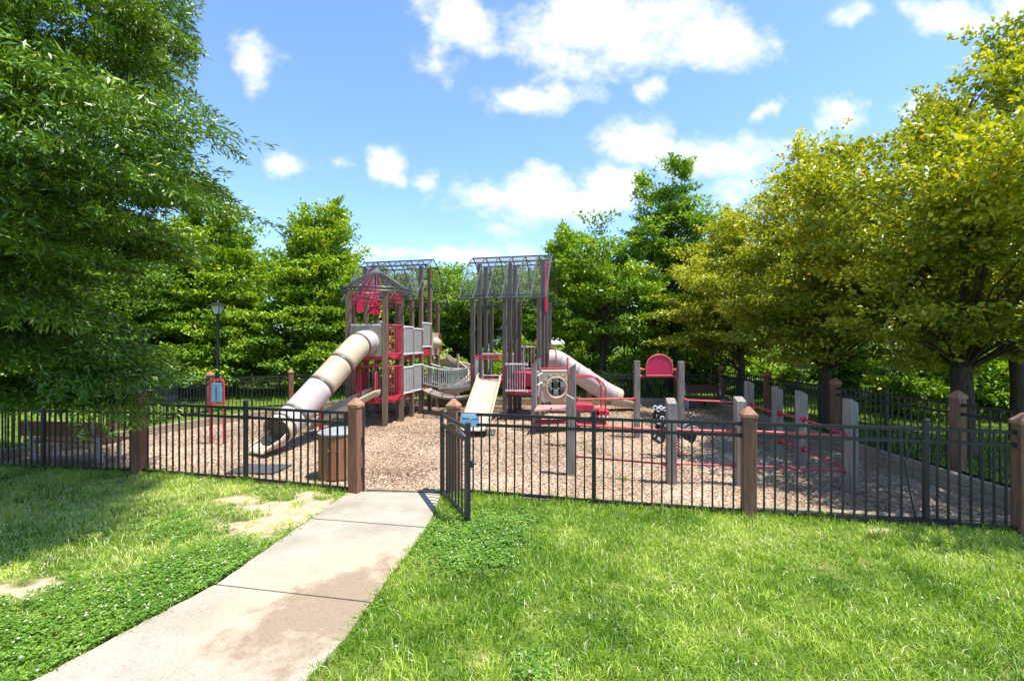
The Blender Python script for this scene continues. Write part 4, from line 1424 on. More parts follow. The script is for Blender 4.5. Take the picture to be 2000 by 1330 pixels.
# bridge
b0a, b1a = PR[1] + U2 * .02, L2(-.94, -.95)
b0b, b1b = PR[2] + U2 * .02, L2(-.94, -.32)
sagz = lambda t, z0, z1, s: z0 + (z1 - z0) * t - s * 4 * t * (1 - t)
br_ = bpy.data.objects.new('bridge', None)
br_.parent = ps
COL.objects.link(br_)
NPL = 15
for k in range(NPL):
    t0, t1 = (k + .06) / NPL, (k + .94) / NPL
    za, zb = sagz(t0, .70, .66, .15), sagz(t1, .70, .66, .15)
    q = [b0a.lerp(b1a, t0), b0a.lerp(b1a, t1), b0b.lerp(b1b, t1), b0b.lerp(b1b, t0)]
    zz = [za, zb, zb, za]
    MB().prism([Vector((p.x, p.y, z)) for p, z in zip(q, zz)], (0, 0, -.035)).build('plank', DECKWOOD, br_, bevel=.004)
for a, c_ in ((b0a, b1a), (b0b, b1b)):
    mb_ = MB()
    for z0, z1, s in ((1.43, 1.39, .10), (.90, .91, .10)):
        mb_.tube([Vector((a.lerp(c_, k / 14).x, a.lerp(c_, k / 14).y, sagz(k / 14, z0, z1, s))) for k in range(15)], .02, 8)
    rl_ = mb_.build('handrail', WHITE, br_)
    mbb = MB()
    for k in range(22):
        t = (k + .5) / 22
        p = a.lerp(c_, t)
        mbb.tube([(p.x, p.y, sagz(t, .90, .91, .10)), (p.x, p.y, sagz(t, 1.43, 1.39, .10))], .009, 6)
    mbb.build('bars', WHITE, rl_)
    mc = MB().tube([Vector((a.lerp(c_, k / 14).x, a.lerp(c_, k / 14).y, sagz(k / 14, .67, .63, .15))) for k in range(15)], .022, 6)
    mc.build('chain', TANDARK, br_)

# right tower decks
deck([L2(-.88, -.95), L2(.02, -.95), L2(.02, .0), L2(-.88, .0)], 1.05, .09)
deck([L2(.02, -.95), L2(.95, -.95), L2(.95, -.2), L2(.02, -.2)], .77, .08)
deck([L2(.02, -.2), L2(.95, -.2), L2(.95, .95), L2(.02, .95)], 1.22, .08)
MB().prism([L2(.1, -.22, .85), L2(.9, -.22, .85), L2(.9, -.22, 1.14), L2(.1, -.22, 1.14)], V2 * .015).build('riser', RED, ps)
bar_panel(L2(.06, -.98), L2(.62, -.98), .80, 1.51, WHITE, 8, name='white_guard', r=.011, rr=.022)
bar_panel(L2(.02, .95), L2(.95, .95), 1.28, 1.95, WHITE, 9, name='white_guard')
bar_panel(L2(-.88, .0), L2(.02, .0), 1.12, 1.75, WHITE, 2, name='white_guard')
MB().tube([L2(-.84, -1.0, 1.72), L2(.0, -1.0, 1.72)], .02, 8).tube([L2(-.84, -1.0, 1.72), L2(-.7, -1.02, 1.64), L2(-.12, -1.02, 1.64), L2(.0, -1.0, 1.72)], .017, 8).build('arch_bar', RED, ps)
for u_ in (-.86, -.0):
    MB().tube([L2(u_, -1.0, 1.45), L2(u_ + .02, -1.1, 1.44), L2(u_ + .03, -1.13, 1.36), L2(u_ + .03, -1.13, 1.1), L2(u_ + .02, -1.1, 1.02), L2(u_, -1.0, 1.01)], .018, 8).build('grab_rail', RED, ps)
MB().box(tuple(L2(-.79, -.93, 1.38)), (.11, .03, .62), ANG).build('side_panel', WHITE, ps, bevel=.005)
# arch ladder at the back
MB().tube([L2(.45, .98, 1.2), L2(.45, 1.02, 2.1), L2(.55, 1.02, 2.2), L2(.8, 1.02, 2.2), L2(.9, 1.02, 2.1), L2(.9, .98, 1.2)], .022, 8).tube([L2(.67, 1.02, 1.2), L2(.67, 1.02, 2.2)], .018, 8).build('arch_ladder', FADERED, ps)
MB().tube([L2(.25, .45, 1.2), L2(.25, .45, 2.0)], .02, 8).build('pole', WHITE, ps)
# front slide
f0, f1 = A(955, 744, 12.2), P(929, 836, .17)
dd = (f1 - f0)
sd = Vector((-dd.y, dd.x, 0)).normalized()
cl_ = [f0 + Vector((.02, .2, .02)), f0, f0.lerp(f1, .12) + Vector((0, 0, -.03)), f0.lerp(f1, .5) + Vector((0, 0, -.01)), f0.lerp(f1, .88), f1 + Vector((0, 0, .0)), f1 + Vector((-.02, -.26, -.01))]
chute(cl_, [sd] * 7, .62, .15, TAN, 'front_slide', ps, .02, .026)
# sun panel, platform and steps
S1 = Vector((.52, 10.86, 0))
S1b = Vector((.64, 11.45, 0))
S2 = Vector((1.215, 9.25, 0))
ppost(S1, 1.63, GREYWOOD, w=.115, slant=.05)
ppost(S1b, 1.70, GREYWOOD, w=.115, slant=.05)
ppost(S2, 1.67, GREYWOOD, w=.13, slant=.09)
ppost(Vector((1.62, 11.3, 0)), .62, GREYWOOD, w=.115)
q0, q1 = Vector((.70, 11.05, 0)), Vector((1.42, 11.15, 0))
shub = q0.lerp(q1, .52) + Vector((0, 0, 1.005))
sun = hole_plate(q0, q1, .66, 1.37, shub, .225, Vector((0, .06, 0)), TANDARK, 'sun_panel', ps)
dq = (q1 - q0).normalized()
ringp = [shub + dq * (.25 * math.cos(k * math.pi / 18)) + Vector((0, -.004, .25 * math.sin(k * math.pi / 18))) for k in range(36)]
MB().tube(ringp, .026, 8, closed=True).build('rim', TAN, sun)
for k in range(7):
    q = R(12 + 26 * k)
    ra = [(.29, -.035), (.29, .035), (.37, .05), (.37, -.05)]
    pts_ = []
    for r_, w_ in ra:
        uu, zz = r_ * math.cos(q) - w_ * math.sin(q), r_ * math.sin(q) + w_ * math.cos(q)
        zz = min(zz, .34)
        uu = max(min(uu, .34), -.345)
        pts_.append(shub + dq * uu + Vector((0, -.016, zz)))
    MB().prism(pts_, (0, .014, 0)).build('ray', TAN, sun)
MB().tube([q0 + Vector((0, .03, 1.40)), q1 + Vector((0, .03, 1.40))], .028, 8).build('top_rail', TAN, sun)
MB().tube([q0 + Vector((-.05, .05, 1.46)), q1 + Vector((0, .05, 1.46))], .016, 8).build('cross_bar', RED, ps)
# little letter-block panel seen through the hole
blk = MB()
for i in range(4):
    blk.tube([Vector((.86, 12.0, .70 + i * .19)), Vector((1.42, 12.0, .70 + i * .19))], .012, 6)
for i in range(2):
    blk.tube([Vector((.86 + i * .56, 12.0, .66)), Vector((.86 + i * .56, 12.0, 1.30))], .014, 6)
bl = blk.build('block_rack', WHITE, ps)
for i in range(3):
    for j in range(3):
        MB().box((.96 + j * .18, 12.0, .795 + i * .19), (.12, .05, .13)).build('block', PALEGREY if (i + j) % 2 else CABINET, bl, bevel=.006)
MB().prism([(.50, 10.3, .54), (1.32, 10.68, .54), (1.42, 11.1, .54), (.62, 11.1, .54)], (0, 0, .05)).build('platform', plain('sunlit_pink_deck', (.50, .25, .23), .55, .15, 4, .3), ps, bevel=.008)  # sunlit look of the red platform's top put into its pale base colour
MB().prism([(.50, 10.5, .20), (1.32, 10.75, .20), (1.42, 11.1, .20), (.62, 11.1, .20)], (0, 0, .04)).build('low_step', RED, ps, bevel=.008)
MB().prism([(1.46, 10.7, 0.50), (1.90, 10.7, .50), (1.90, 11.2, .50), (1.46, 11.2, .50)], (0, 0, .145)).build('step', RED, ps, bevel=.008)
MB().prism([(1.905, 10.7, .30), (2.02, 10.7, .30), (2.02, 11.2, .30), (1.905, 11.2, .30)], (0, 0, .24)).build('riser', RED, ps)
MB().prism([(1.96, 10.7, .40), (2.26, 10.7, .40), (2.26, 11.2, .40), (1.96, 11.2, .40)], (0, 0, .10)).build('step', RED, ps, bevel=.008)
MB().prism([(1.46, 10.75, .17), (2.2, 10.75, .17), (2.2, 11.2, .17), (1.46, 11.2, .17)], (0, 0, .06)).build('low_step', RED, ps, bevel=.008)
for yy in (10.68, 11.22):
    MB().tube([(1.40, yy, 1.29), (1.88, yy, 1.29), (1.98, yy, 1.26), (2.12, yy, 1.13), (2.17, yy, 1.03), (2.17, yy, -.03)], .019, 8).build('step_handrail', RED, ps)
MB().tube([(1.25, 10.0, 1.30), (1.25, 10.3, 1.75), (1.26, 10.5, 1.72), (1.30, 10.6, 1.3), (1.3, 10.65, .62)], .022, 8).build('grab_rail', FADERED, ps)
MB().tube([(.57, 10.98, 1.40), (.62, 11.0, 1.40), (.66, 11.05, 1.2), (.62, 11.05, .8)], .022, 8).tube([(.60, 10.9, 1.30), (.72, 11.0, 1.36)], .018, 8).tube([(.60, 10.9, 1.08), (.72, 11.0, 1.14)], .018, 8).build('grab_rail', WHITE, ps)
# back tube slide
pl = catmull([L2(.95, .45, 1.58), L2(1.25, .55, 1.56), Vector((1.95, 13.65, 1.17)), Vector((2.75, 13.95, .66)), Vector((3.25, 14.1, .40))], 9)
ts2 = bpy.data.objects.new('tube_slide', None)
ts2.parent = ps
COL.objects.link(ts2)
cuts = [0, 10, 17, 25, 32, 36]
for k in range(5):
    shell_tube(pl[cuts[k]:cuts[k + 1] + 1], .275).build('section', LILAC if k < 4 else TAN, ts2, solid=.012)
    if k:
        d_ = (pl[cuts[k] + 1] - pl[cuts[k] - 1]).normalized() if cuts[k] + 1 < len(pl) else (pl[-1] - pl[-2]).normalized()
        MB().tube([pl[cuts[k]] - d_ * .015, pl[cuts[k]] + d_ * .015], .29, 24).build('joint_band', LILAC, ts2)
de = Vector((.97, .25, 0))
cb = pl[-1] + Vector((0, 0, -.27))
chute([cb - de * .35 + Vector((0, 0, .1)), cb + de * .05, cb + de * .4 + Vector((0, 0, -.03)), cb + de * .62 + Vector((0, 0, -.06))], [Vector((-.25, .97, 0))] * 4, .52, [.25, .22, .17, .10], TAN, 'slide_exit', ts2, .018, .022)
MB().tube([L2(1.02, .15, 1.25), L2(1.05, .15, 1.85), L2(1.09, .15, 1.95), L2(1.2, .15, 1.93), L2(1.26, .15, 1.8), L2(1.26, .15, 1.25)], .02, 8).build('grab_rail', FADERED, ps)

# ------------------------------------------------------------------ climbing-bar course on the right
cc_ = thing('balance_bar_course', 'loop of grey wooden posts joined by low red bars', 'climbing bars', (3.2, 7.6, 0))
F1 = P(1114, 928); F2 = P(1311, 945); F3 = P(1445, 948); F4 = P(1661, 962)
R1 = P(1565, 909); R2 = P(1518, 892); R3 = Vector((4.93, 9.58, 0)); B1 = P(1330, 856); B2 = P(1244, 855)


def cpost(p, top, ang, w=.135, slant=.07, ax=0):
    mb_ = MB().box((p.x, p.y, top / 2 - .05), (w, w, top + .1), ang)
    for k in ((5, 6) if ax == 0 else (4, 5)):
        mb_.v[k] = (mb_.v[k][0], mb_.v[k][1], mb_.v[k][2] - slant)
    return mb_.build('post', GREYWOOD, cc_, bevel=.007)


cpost(F1, 1.28, R(-8)); cpost(F2, 1.27, R(-4), ax=1); cpost(F3, 1.30, R(-2), ax=1, slant=.06); cpost(F4, 1.32, R(20))
cpost(R1, 1.28, R(14)); cpost(R2, 1.29, R(10)); cpost(R3, 1.30, R(10)); cpost(B1, 1.68, R(0), w=.115, slant=.0); cpost(B2, 1.69, R(0), w=.115, slant=.0)


def cbar(a, c_, z0, z1=None, r=.02, m_=FADERED, off=.067):
    z1 = z0 if z1 is None else z1
    d_ = Vector((c_.x - a.x, c_.y - a.y, 0)).normalized()
    p0, p1 = a + d_ * off + Vector((0, 0, z0)), c_ - d_ * off + Vector((0, 0, z1))
    bar = MB().tube([p0, p1], r, 10).build('bar', m_, cc_)
    for e, s in ((p0, 1), (p1, -1)):
        MB().tube([e - d_ * s * .004, e + d_ * s * .05], r * 1.9, 12).tube([e + d_ * s * .0, e + d_ * s * .018], r * 2.6, 14).build('flange', RED, bar)


for a, c_ in ((F1, F2), (F2, F3), (F3, F4)):
    cbar(a, c_, .80, .79)
    cbar(a, c_, .30, .29, r=.014, m_=RED)
for a, c_ in ((F4, R1), (R1, R2), (R2, R3)):
    cbar(a, c_, .80, m_=RED)
    cbar(a, c_, .30, m_=RED)
cbar(R3, B1, .84)
cbar(B2, Vector((S2.x, S2.y, 0)), .86, .95)
cbar(B2, B1, 1.50, r=.016)
cbar(B2, B1, 1.35, r=.014, m_=RED)
pmid = B2.lerp(B1, .5)
arc = [Vector((pmid.x - .285, pmid.y, 1.37)), Vector((pmid.x + .285, pmid.y, 1.37))]
for k in range(17):
    q = math.pi * k / 16
    arc.append(Vector((pmid.x + .285 * math.cos(q), pmid.y, 1.56 + .285 * math.sin(q) * .92)))
MB().prism([p + Vector((0, -.045, 0)) for p in arc], (0, .02, 0)).build('arch_panel', PINK, cc_)
MB().tube([p + Vector((0, -.035, 0)) for p in arc], .02, 8, closed=True).build('panel_rim', FADERED, cc_)

# ------------------------------------------------------------------ spring rider
sr = P(1318, 893)
rd = thing('spring_rider', 'black and white animal rocker on a red coil spring', 'spring rider', (sr.x, sr.y, 0))
coil = [(sr.x + .075 * math.cos(k * .52), sr.y + .075 * math.sin(k * .52), .03 + .36 * k / 78) for k in range(79)]
MB().tube(coil, .013, 8).build('spring', RED, rd)
MB().lathe((sr.x, sr.y, 0), [(.13, -.01), (.13, .03), (.09, .035)], 20).build('base', RUBBER, rd)
def outline(pts_, y_, th, name, mat, par=rd):
    return MB().prism([(sr.x + a, sr.y + y_, z) for a, z in pts_], (0, th, 0)).build(name, mat, par, bevel=.006)
headp = [(-.40, .32), (-.33, .27), (-.24, .30), (-.20, .40), (-.14, .46), (-.16, .58), (-.17, .68), (-.18, .78), (-.21, .85), (-.26, .88), (-.31, .87), (-.35, .81), (-.365, .72), (-.38, .66), (-.35, .60), (-.31, .60), (-.33, .52), (-.36, .44), (-.40, .38)]
rump = [(.14, .44), (.17, .58), (.23, .64), (.31, .63), (.36, .55), (.36, .44), (.33, .34), (.28, .28), (.22, .30), (.17, .38)]
bodyp = [(-.20, .40), (.20, .40), (.22, .52), (.10, .555), (-.05, .53), (-.17, .57)]
for y_ in (-.13, .09):
    hd_ = outline(headp, y_, .04, 'head_panel', BLACK)
    outline(rump, y_, .04, 'rump_panel', BLACK)
    yf_ = y_ - .006
    MB().tube([(sr.x - .275 + .032 * math.cos(k * .63), sr.y + yf_, .735 + .032 * math.sin(k * .63)) for k in range(10)], .010, 6, closed=True).build('eye', OFFWHITE, hd_)
    mk = MB()
    mk.prism([(sr.x - .36, sr.y + yf_, .63), (sr.x - .30, sr.y + yf_, .62), (sr.x - .31, sr.y + yf_, .67), (sr.x - .355, sr.y + yf_, .69)], (0, .008, 0))
    mk.prism([(sr.x - .20, sr.y + yf_, .82), (sr.x - .175, sr.y + yf_, .72), (sr.x - .165, sr.y + yf_, .60), (sr.x - .20, sr.y + yf_, .60), (sr.x - .215, sr.y + yf_, .72)], (0, .008, 0))
    mk.prism([(sr.x - .37, sr.y + yf_, .36), (sr.x - .30, sr.y + yf_, .31), (sr.x - .27, sr.y + yf_, .36), (sr.x - .34, sr.y + yf_, .41)], (0, .008, 0))
    mk.build('marking', OFFWHITE, hd_)
    ar = MB()
    for r_ in (.035, .065, .095, .125):
        ar.tube([(sr.x + .27 + r_ * math.cos(R(a_)), sr.y + yf_, .47 + r_ * math.sin(R(a_))) for a_ in range(-20, 181, 20)], .0085, 6)
    ar.build('stripe', OFFWHITE, rd)
    ears = MB()
    for ex_ in (-.325, -.225):
        ears.tube([(sr.x + ex_ + .035 * math.cos(k * .63), sr.y + y_ + .02, .885 + .035 * math.sin(k * .63)) for k in range(10)], .014, 6, closed=True)
    ears.build('ear', OFFWHITE, rd)
MB().prism([(sr.x + a, sr.y - .085, z) for a, z in bodyp], (0, .17, 0)).build('seat', BLACK, rd, bevel=.02)
MB().tube([(sr.x - .22, sr.y - .22, .60), (sr.x - .22, sr.y + .22, .60)], .016, 8).build('handle', OFFWHITE, rd)
MB().tube([(sr.x - .10, sr.y - .24, .36), (sr.x - .10, sr.y + .24, .36)], .018, 8).build('foot_rest', OFFWHITE, rd)

# ------------------------------------------------------------------ rules sign
q = P(411, 868)
rs = thing('rules_sign', 'blue rules board in a rounded red frame on two legs', 'sign', (q.x, q.y, 0))
wx = .275
fr_pts = [(q.x, q.y, -.05), (q.x, q.y, 1.24), (q.x + .02, q.y, 1.29), (q.x + .06, q.y, 1.315), (q.x + wx - .06, q.y, 1.33), (q.x + wx - .02, q.y, 1.305), (q.x + wx, q.y, 1.25), (q.x + wx, q.y, -.05)]
MB().tube(fr_pts, .02, 8).build('frame', RED, rs)
MB().tube([(q.x, q.y, .83), (q.x + wx, q.y, .85)], .018, 8).build('lower_bar', RED, rs)
bd = MB().prism([(q.x + .022, q.y - .012, .87), (q.x + wx - .022, q.y - .012, .88), (q.x + wx - .022, q.y - .012, 1.27), (q.x + .022, q.y - .012, 1.265)], (0, .012, 0)).build('board', SIGNBLUE, rs)
mbt = MB()
for k in range(10):
    z = .90 + k * .033
    for xa, xb in ((.035, .105), (.15, .235)):
        mbt.box((q.x + (xa + xb) / 2, q.y - .015, z), (xb - xa - .012 * (k % 3), .004, .013))
mbt.box((q.x + .135, q.y - .015, 1.245), (.19, .004, .022))
mbt.build('text_lines', SIGNPALE, bd)
MB().box((q.x + .127, q.y - .016, 1.04), (.022, .004, .26)).build('figure', SIGNDARK, bd)

# ------------------------------------------------------------------ trash can
tc = Vector((P(664, 942).x * 7.2 / 6.9, 7.2, 0))
tcn = thing('trash_can', 'round wood-slatted trash can behind the gate post', 'trash can', tuple(tc))
RAD, HT = .30, .68
mb_ = MB()
for k in range(16):
    q = 2 * math.pi * k / 16
    c_ = Vector((tc.x + RAD * math.cos(q), tc.y + RAD * math.sin(q), 0))
    MB().beam(c_ + Vector((0, 0, .03)), c_ + Vector((0, 0, HT)), .108, .03, up=Vector((math.cos(q), math.sin(q), 0))).build('slat', SLATWOOD, tcn, bevel=.004)
MB().lathe(tuple(tc), [(RAD - .03, 0.0), (RAD - .03, HT - .02)], 28).build('liner', BLACK, tcn)
MB().lathe(tuple(tc), [(RAD + .025, HT + .002), (RAD + .03, HT + .03), (RAD - .04, HT + .06), (.14, HT + .075), (.13, HT + .06)], 32).build('lid', plain('lid_grey', (.26, .265, .27), .5, .15), tcn)
bt_ = MB()
for q in (-1.75, -1.35, -2.15):
    for z in (.47,):
        cxx, cyy = tc.x + (RAD + .016) * math.cos(q), tc.y + (RAD + .016) * math.sin(q)
        bt_.box((cxx, cyy, z), (.018, .018, .018), q)
bt_.build('bolts', TAN, tcn)

# ------------------------------------------------------------------ benches
def bench(label, c, ang, L=1.55, s=1.0, mat=BENCHWOOD, facing=1):
    t_ = thing('park_bench', label, 'bench', (c[0], c[1], 0))
    ux, uy = Vector((math.cos(ang), math.sin(ang), 0)), Vector((-math.sin(ang), math.cos(ang), 0)) * facing
    cz = Vector((c[0], c[1], 0))
    mb_ = MB()
    for k in range(4):
        v_ = .02 + k * .115
        mb_.beam(cz - ux * L / 2 + uy * v_ + Vector((0, 0, .38 * s)), cz + ux * L / 2 + uy * v_ + Vector((0, 0, .38 * s)), .10, .04)
    mb_.build('seat', mat, t_, bevel=.005)
    mb_ = MB()
    for k in range(3):
        z = .515 * s + k * .09
        v_ = -.05 - k * .02
        mb_.beam(cz - ux * L / 2 + uy * v_ + Vector((0, 0, z)), cz + ux * L / 2 + uy * v_ + Vector((0, 0, z)), .035, .083)
    mb_.build('backrest', mat, t_, bevel=.005)
    for a in (-.5, .5):
        o_ = cz + ux * a * (L * .78)
        MB().beam(o_ + uy * .05 + Vector((0, 0, -.05)), o_ + uy * -.03 + Vector((0, 0, .40 * s)), .05, .085, up=ux).beam(o_ + uy * -.03 + Vector((0, 0, .42 * s)), o_ + uy * -.125 + Vector((0, 0, .50 * s + .27)), .05, .05, up=ux).beam(o_ + uy * -.02 + Vector((0, 0, .335 * s)), o_ + uy * .40 + Vector((0, 0, .335 * s)), .05, .05).beam(o_ + uy * .36 + Vector((0, 0, .38 * s)), o_ + uy * .36 + Vector((0, 0, -.05)), .05, .05, up=ux).build('leg', GREYMETAL, t_, bevel=.004)
    return t_


bench('wooden bench in tree shade behind the left fence', (-7.72, 7.98), R(-6), 1.62)
bench('dark wooden bench by the rear fence at right', (6.05, 14.6), R(-10), 1.35, 1.0, wood('dark_bench_wood', (.06, .03, .022), (.17, .09, .065), scale=(1.2, 14, 14)), facing=-1)

# ------------------------------------------------------------------ rubber mats, lamp, cabinet, house
c_ = P(505, 921)
tag(MB().prism([(c_.x - .42, c_.y - .20, .02), (c_.x + .35, c_.y - .22, .02), (c_.x + .40, c_.y + .30, .02), (c_.x - .38, c_.y + .32, .02)], (0, 0, .025)).build('rubber_mat', RUBBER, bevel=.006),
    'grey rubber mat below the mouth of the tube slide', 'mat')
c_ = P(940, 850)
tag(MB().prism([(c_.x - .30, c_.y - .12, .02), (c_.x + .30, c_.y - .14, .02), (c_.x + .32, c_.y + .5, .02), (c_.x - .28, c_.y + .5, .02)], (0, 0, .025)).build('rubber_mat', RUBBER, bevel=.006),
    'grey rubber mat at the foot of the open front slide', 'mat')

lx, ly = (425 - 1000) / 900 * 16.2, 16.2
lp = thing('lamp_post', 'black lamp post with a tapered lantern beyond the left fence', 'lamp post', (lx, ly, 0))
MB().lathe((lx, ly, 0), [(.13, -.05), (.13, .12), (.085, .16), (.07, .5), (.062, .55), (.05, 2.6), (.045, 3.03), (.07, 3.05), (.07, 3.09)], 18).build('pole', BLACK, lp)
zc = 3.09
def sq(hw, z):
    return [(lx + a * hw, ly + b__ * hw, z) for a, b__ in ((-1, -1), (1, -1), (1, 1), (-1, 1))]
def frustum(hw0, z0, hw1, z1):
    return MB().add(sq(hw0, z0) + sq(hw1, z1), [(3, 2, 1, 0), (4, 5, 6, 7), (0, 1, 5, 4), (1, 2, 6, 5), (2, 3, 7, 6), (3, 0, 4, 7)])
lan = frustum(.085, zc, .15, zc + .27).build('lantern', GLASS, lp, smooth=False)
ed = MB()
for a, b__ in ((-1, -1), (1, -1), (1, 1), (-1, 1)):
    ed.tube([(lx + a * .087, ly + b__ * .087, zc), (lx + a * .153, ly + b__ * .153, zc + .27)], .012, 6)
ed.build('lantern_frame', BLACK, lp)
frustum(.235, zc + .27, .07, zc + .385).build('lantern_roof', BLACK, lp, smooth=False)
MB().lathe((lx, ly, 0), [(.05, zc + .385), (.05, zc + .41), (.02, zc + .44), (.012, zc + .47)], 12).build('finial', BLACK, lp)

ux_, uy_ = (328 - 1000) / 900 * 17.2, 17.2
ub = thing('utility_cabinet', 'dark green utility cabinet on the lawn behind the left fence', 'utility box', (ux_, uy_, 0))
MB().box((ux_, uy_, .06), (1.0, .8, .12), R(15)).build('pad', CONCRETE, ub, bevel=.01)
MB().box((ux_, uy_, .40), (.86, .66, .56), R(15)).build('body', CABINET, ub, bevel=.015)
MB().box((ux_, uy_, .70), (.92, .72, .05), R(15)).build('lid', plain('cabinet_lid', (.28, .32, .30), .5, .1), ub, bevel=.012)

hs = thing('house', 'pale grey sided house hidden behind the rear trees', 'house', (-3.5, 44, 0))
MB().box((-3.5, 44, 2.6), (13, 8, 5.2)).build('wall', SIDING, hs)
rf_ = MB().prism([(-10.5, 39.3, 5.15), (-10.5, 48.7, 5.15), (-10.5, 44, 8.0)], (14, 0, 0)).build('roof', SHINGLE, hs, smooth=False)
for xx in (-8, -5, -1.5, 1.5):
    for zz in (1.5, 3.9):
        w_ = MB().box((xx, 39.97, zz), (1.1, .1, 1.5)).build('window', OFFWHITE, hs)
        MB().box((xx, 39.91, zz), (.9, .04, 1.3)).build('pane', PANE, w_)

# ------------------------------------------------------------------ light, sky, camera
sun_dir = Vector((0.30, -0.10, 0.95)).normalized()
el = math.asin(sun_dir.z)
az = math.atan2(sun_dir.x, sun_dir.y)
sl = bpy.data.lights.new('sun', 'SUN')
sl.energy = 5.0
sl.angle = R(0.53)
sl.color = (1.0, 0.955, 0.88)
so = bpy.data.objects.new('sun', sl)
so.rotation_euler = sun_dir.to_track_quat('Z', 'Y').to_euler()
so.location = (0, 0, 30)
COL.objects.link(so)

w = bpy.data.worlds.new('World')
SC.world = w
w.use_nodes = True
nt = w.node_tree
bg = nt.nodes['Background']
sky = nt.nodes.new('ShaderNodeTexSky')
sky.sky_type = 'NISHITA'
sky.sun_disc = False
sky.sun_elevation = el
sky.sun_rotation = az
sky.altitude = 100
sky.air_density = 1.0
sky.dust_density = 0.35
sky.ozone_density = 1.6
tc_ = nt.nodes.new('ShaderNodeTexCoord')
sx_ = nt.nodes.new('ShaderNodeSeparateXYZ')
nt.links.new(tc_.outputs['Generated'], sx_.inputs[0])


def M(op, a, b__=None, c=None, clamp=False):
    n_ = nt.nodes.new('ShaderNodeMath')
    n_.operation = op
    n_.use_clamp = clamp
    for i, v_ in enumerate((a, b__, c)):
        if v_ is None:
            continue
        if isinstance(v_, (int, float)):
            n_.inputs[i].default_value = v_
        else:
            nt.links.new(v_, n_.inputs[i])
    return n_.outputs[0]


yy = M('MAXIMUM', sx_.outputs['Y'], 0.08)
uu = M('DIVIDE', sx_.outputs['X'], yy)
vv_ = M('DIVIDE', sx_.outputs['Z'], yy)
cmb = nt.nodes.new('ShaderNodeCombineXYZ')
nt.links.new(uu, cmb.inputs[0])
nt.links.new(vv_, cmb.inputs[1])


def wnoise(scale, detail, rough, sx=1.0, sy=1.0, color=False):
    mp_ = nt.nodes.new('ShaderNodeMapping')
    mp_.inputs['Scale'].default_value = (sx, sy, 1)
    nt.links.new(cmb.outputs[0], mp_.inputs['Vector'])
    n_ = nt.nodes.new('ShaderNodeTexNoise')
    n_.inputs['Scale'].default_value = scale
    n_.inputs['Detail'].default_value = detail
    n_.inputs['Roughness'].default_value = rough
    nt.links.new(mp_.outputs[0], n_.inputs['Vector'])
    return n_.outputs['Color' if color else 'Fac']


warp = nt.nodes.new('ShaderNodeVectorMath')
warp.operation = 'MULTIPLY_ADD'
nt.links.new(wnoise(9, 5, .6, color=True), warp.inputs[0])
warp.inputs[1].default_value = (.13, .09, 0)
off_ = nt.nodes.new('ShaderNodeVectorMath')
off_.operation = 'SUBTRACT'
nt.links.new(cmb.outputs[0], off_.inputs[0])
off_.inputs[1].default_value = (.065, .045, 0)
nt.links.new(off_.outputs[0], warp.inputs[2])

# clouds: (centre x, centre y, radius x, radius y, weight) read off the photograph as directions
CL = [(497, 128, 62, 66, 1.0), (566, 314, 60, 34, .9), (748, 322, 48, 33, .95), (662, 324, 40, 24, .55), (908, 35, 95, 80, 1.15), (850, 118, 75, 42, .85), (1190, 55, 250, 95, 1.25), (1400, 80, 115, 66, 1.05), (1090, 120, 95, 62, .85),
      (1065, 190, 128, 42, 1.0), (1260, 275, 110, 52, .95), (1405, 305, 150, 62, 1.1), (1065, 388, 200, 64, 1.35), (950, 380, 75, 42, 1.1), (1200, 358, 90, 48, 1.0), (1268, 175, 34, 24, .55), (1490, 217, 42, 28, .85), (1655, 226, 60, 46, 1.1), (1818, 205, 66, 42, .95),
      (1842, 40, 82, 48, .95), (1990, 15, 60, 44, .9), (1668, 30, 60, 22, .55), (860, 498, 230, 30, .95), (1420, 375, 75, 40, .8), (1585, 350, 80, 66, .7), (1830, 250, 70, 50, .7), (840, 345, 26, 18, .5), (225, 100, 60, 40, .9), (960, 455, 60, 14, .4)]
best = None
for cx, cy, rx, ry, wt in CL:
    s_ = nt.nodes.new('ShaderNodeVectorMath')
    s_.operation = 'SUBTRACT'
    nt.links.new(warp.outputs[0], s_.inputs[0])
    s_.inputs[1].default_value = ((cx - 1000) / FPX, (HOR - cy) / FPX, 0)
    k_ = nt.nodes.new('ShaderNodeVectorMath')
    k_.operation = 'MULTIPLY'
    nt.links.new(s_.outputs[0], k_.inputs[0])
    k_.inputs[1].default_value = (FPX / rx, FPX / ry, 0)
    l_ = nt.nodes.new('ShaderNodeVectorMath')
    l_.operation = 'LENGTH'
    nt.links.new(k_.outputs[0], l_.inputs[0])
    e_ = M('MULTIPLY_ADD', l_.outputs['Value'], -wt, wt)
    best = e_ if best is None else M('MAXIMUM', best, e_)
puff = wnoise(5.5, 13, .62, 1.0, 1.35)
dens = M('ADD', M('MULTIPLY', best, .85), M('MULTIPLY_ADD', puff, 2.6, -1.15))
mr = nt.nodes.new('ShaderNodeMapRange')
mr.interpolation_type = 'SMOOTHSTEP'
mr.inputs['From Min'].default_value = 0.05
mr.inputs['From Max'].default_value = 0.95
nt.links.new(dens, mr.inputs['Value'])
front_only = M('GREATER_THAN', sx_.outputs['Y'], 0.08)
mask = M('MULTIPLY', M('MULTIPLY', mr.outputs[0], front_only), .97)
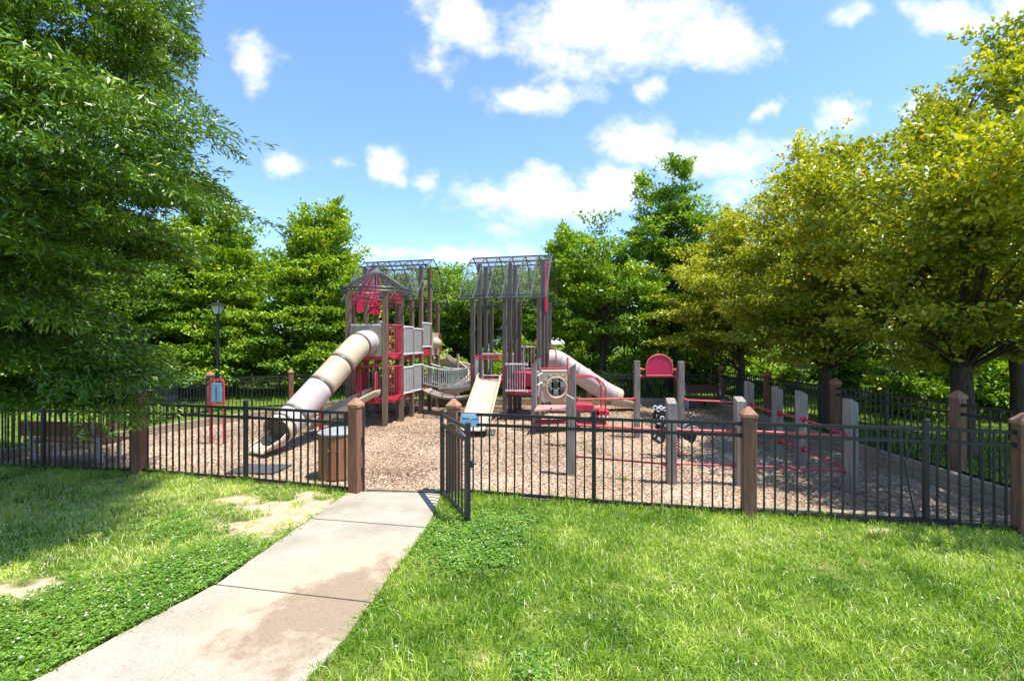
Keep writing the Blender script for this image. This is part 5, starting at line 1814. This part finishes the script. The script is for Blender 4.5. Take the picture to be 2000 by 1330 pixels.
# grey underside of the big low cloud
gy_ = M('MULTIPLY_ADD', vv_, -FPX / 60, (HOR - 385) / 60)
gx_ = M('SUBTRACT', 1, M('ABSOLUTE', M('MULTIPLY_ADD', uu, FPX / 230, -90 / 230)), clamp=True)
low = M('MULTIPLY', M('MULTIPLY', M('MULTIPLY_ADD', gy_, .8, .35, clamp=True), gx_, clamp=True), M('LESS_THAN', vv_, .42))
soft = wnoise(11, 6, .6)
shade = M('ADD', M('MULTIPLY', low, .30), M('MULTIPLY_ADD', soft, .28, -.08, clamp=True), clamp=True)
cr = nt.nodes.new('ShaderNodeMix')
cr.data_type = 'RGBA'
nt.links.new(shade, cr.inputs['Factor'])
CB = 5.3
cr.inputs['A'].default_value = (CB, CB, CB * 1.0, 1)
cr.inputs['B'].default_value = (CB * .52, CB * .57, CB * .68, 1)
mxs = nt.nodes.new('ShaderNodeMix')
mxs.data_type = 'RGBA'
nt.links.new(mask, mxs.inputs['Factor'])
tintn = nt.nodes.new('ShaderNodeMix')
tintn.data_type = 'RGBA'
tintn.blend_type = 'MULTIPLY'
tintn.inputs['Factor'].default_value = 1
nt.links.new(sky.outputs[0], tintn.inputs['A'])
tintn.inputs['B'].default_value = (1.0, 1.14, 1.28, 1)
nt.links.new(tintn.outputs['Result'], mxs.inputs['A'])
nt.links.new(cr.outputs['Result'], mxs.inputs['B'])
nt.links.new(mxs.outputs['Result'], bg.inputs['Color'])
bg.inputs['Strength'].default_value = 0.135

cam = bpy.data.cameras.new('camera')
cam.sensor_width = 36
cam.lens = 36 * FPX / 2000
cam.shift_y = 3 / 2000
cam.clip_start = 0.05
cam.clip_end = 2000
co = bpy.data.objects.new('camera', cam)
co.location = (0, 0, EYE)
co.rotation_euler = (R(90), 0, 0)
COL.objects.link(co)
SC.camera = co
SC.view_settings.view_transform = 'Standard'
SC.view_settings.look = 'None'
SC.view_settings.gamma = 1
SC.view_settings.exposure = 0.87
SC.cycles.max_bounces = 8
SC.cycles.transparent_max_bounces = 16
SC.cycles.use_denoising = True
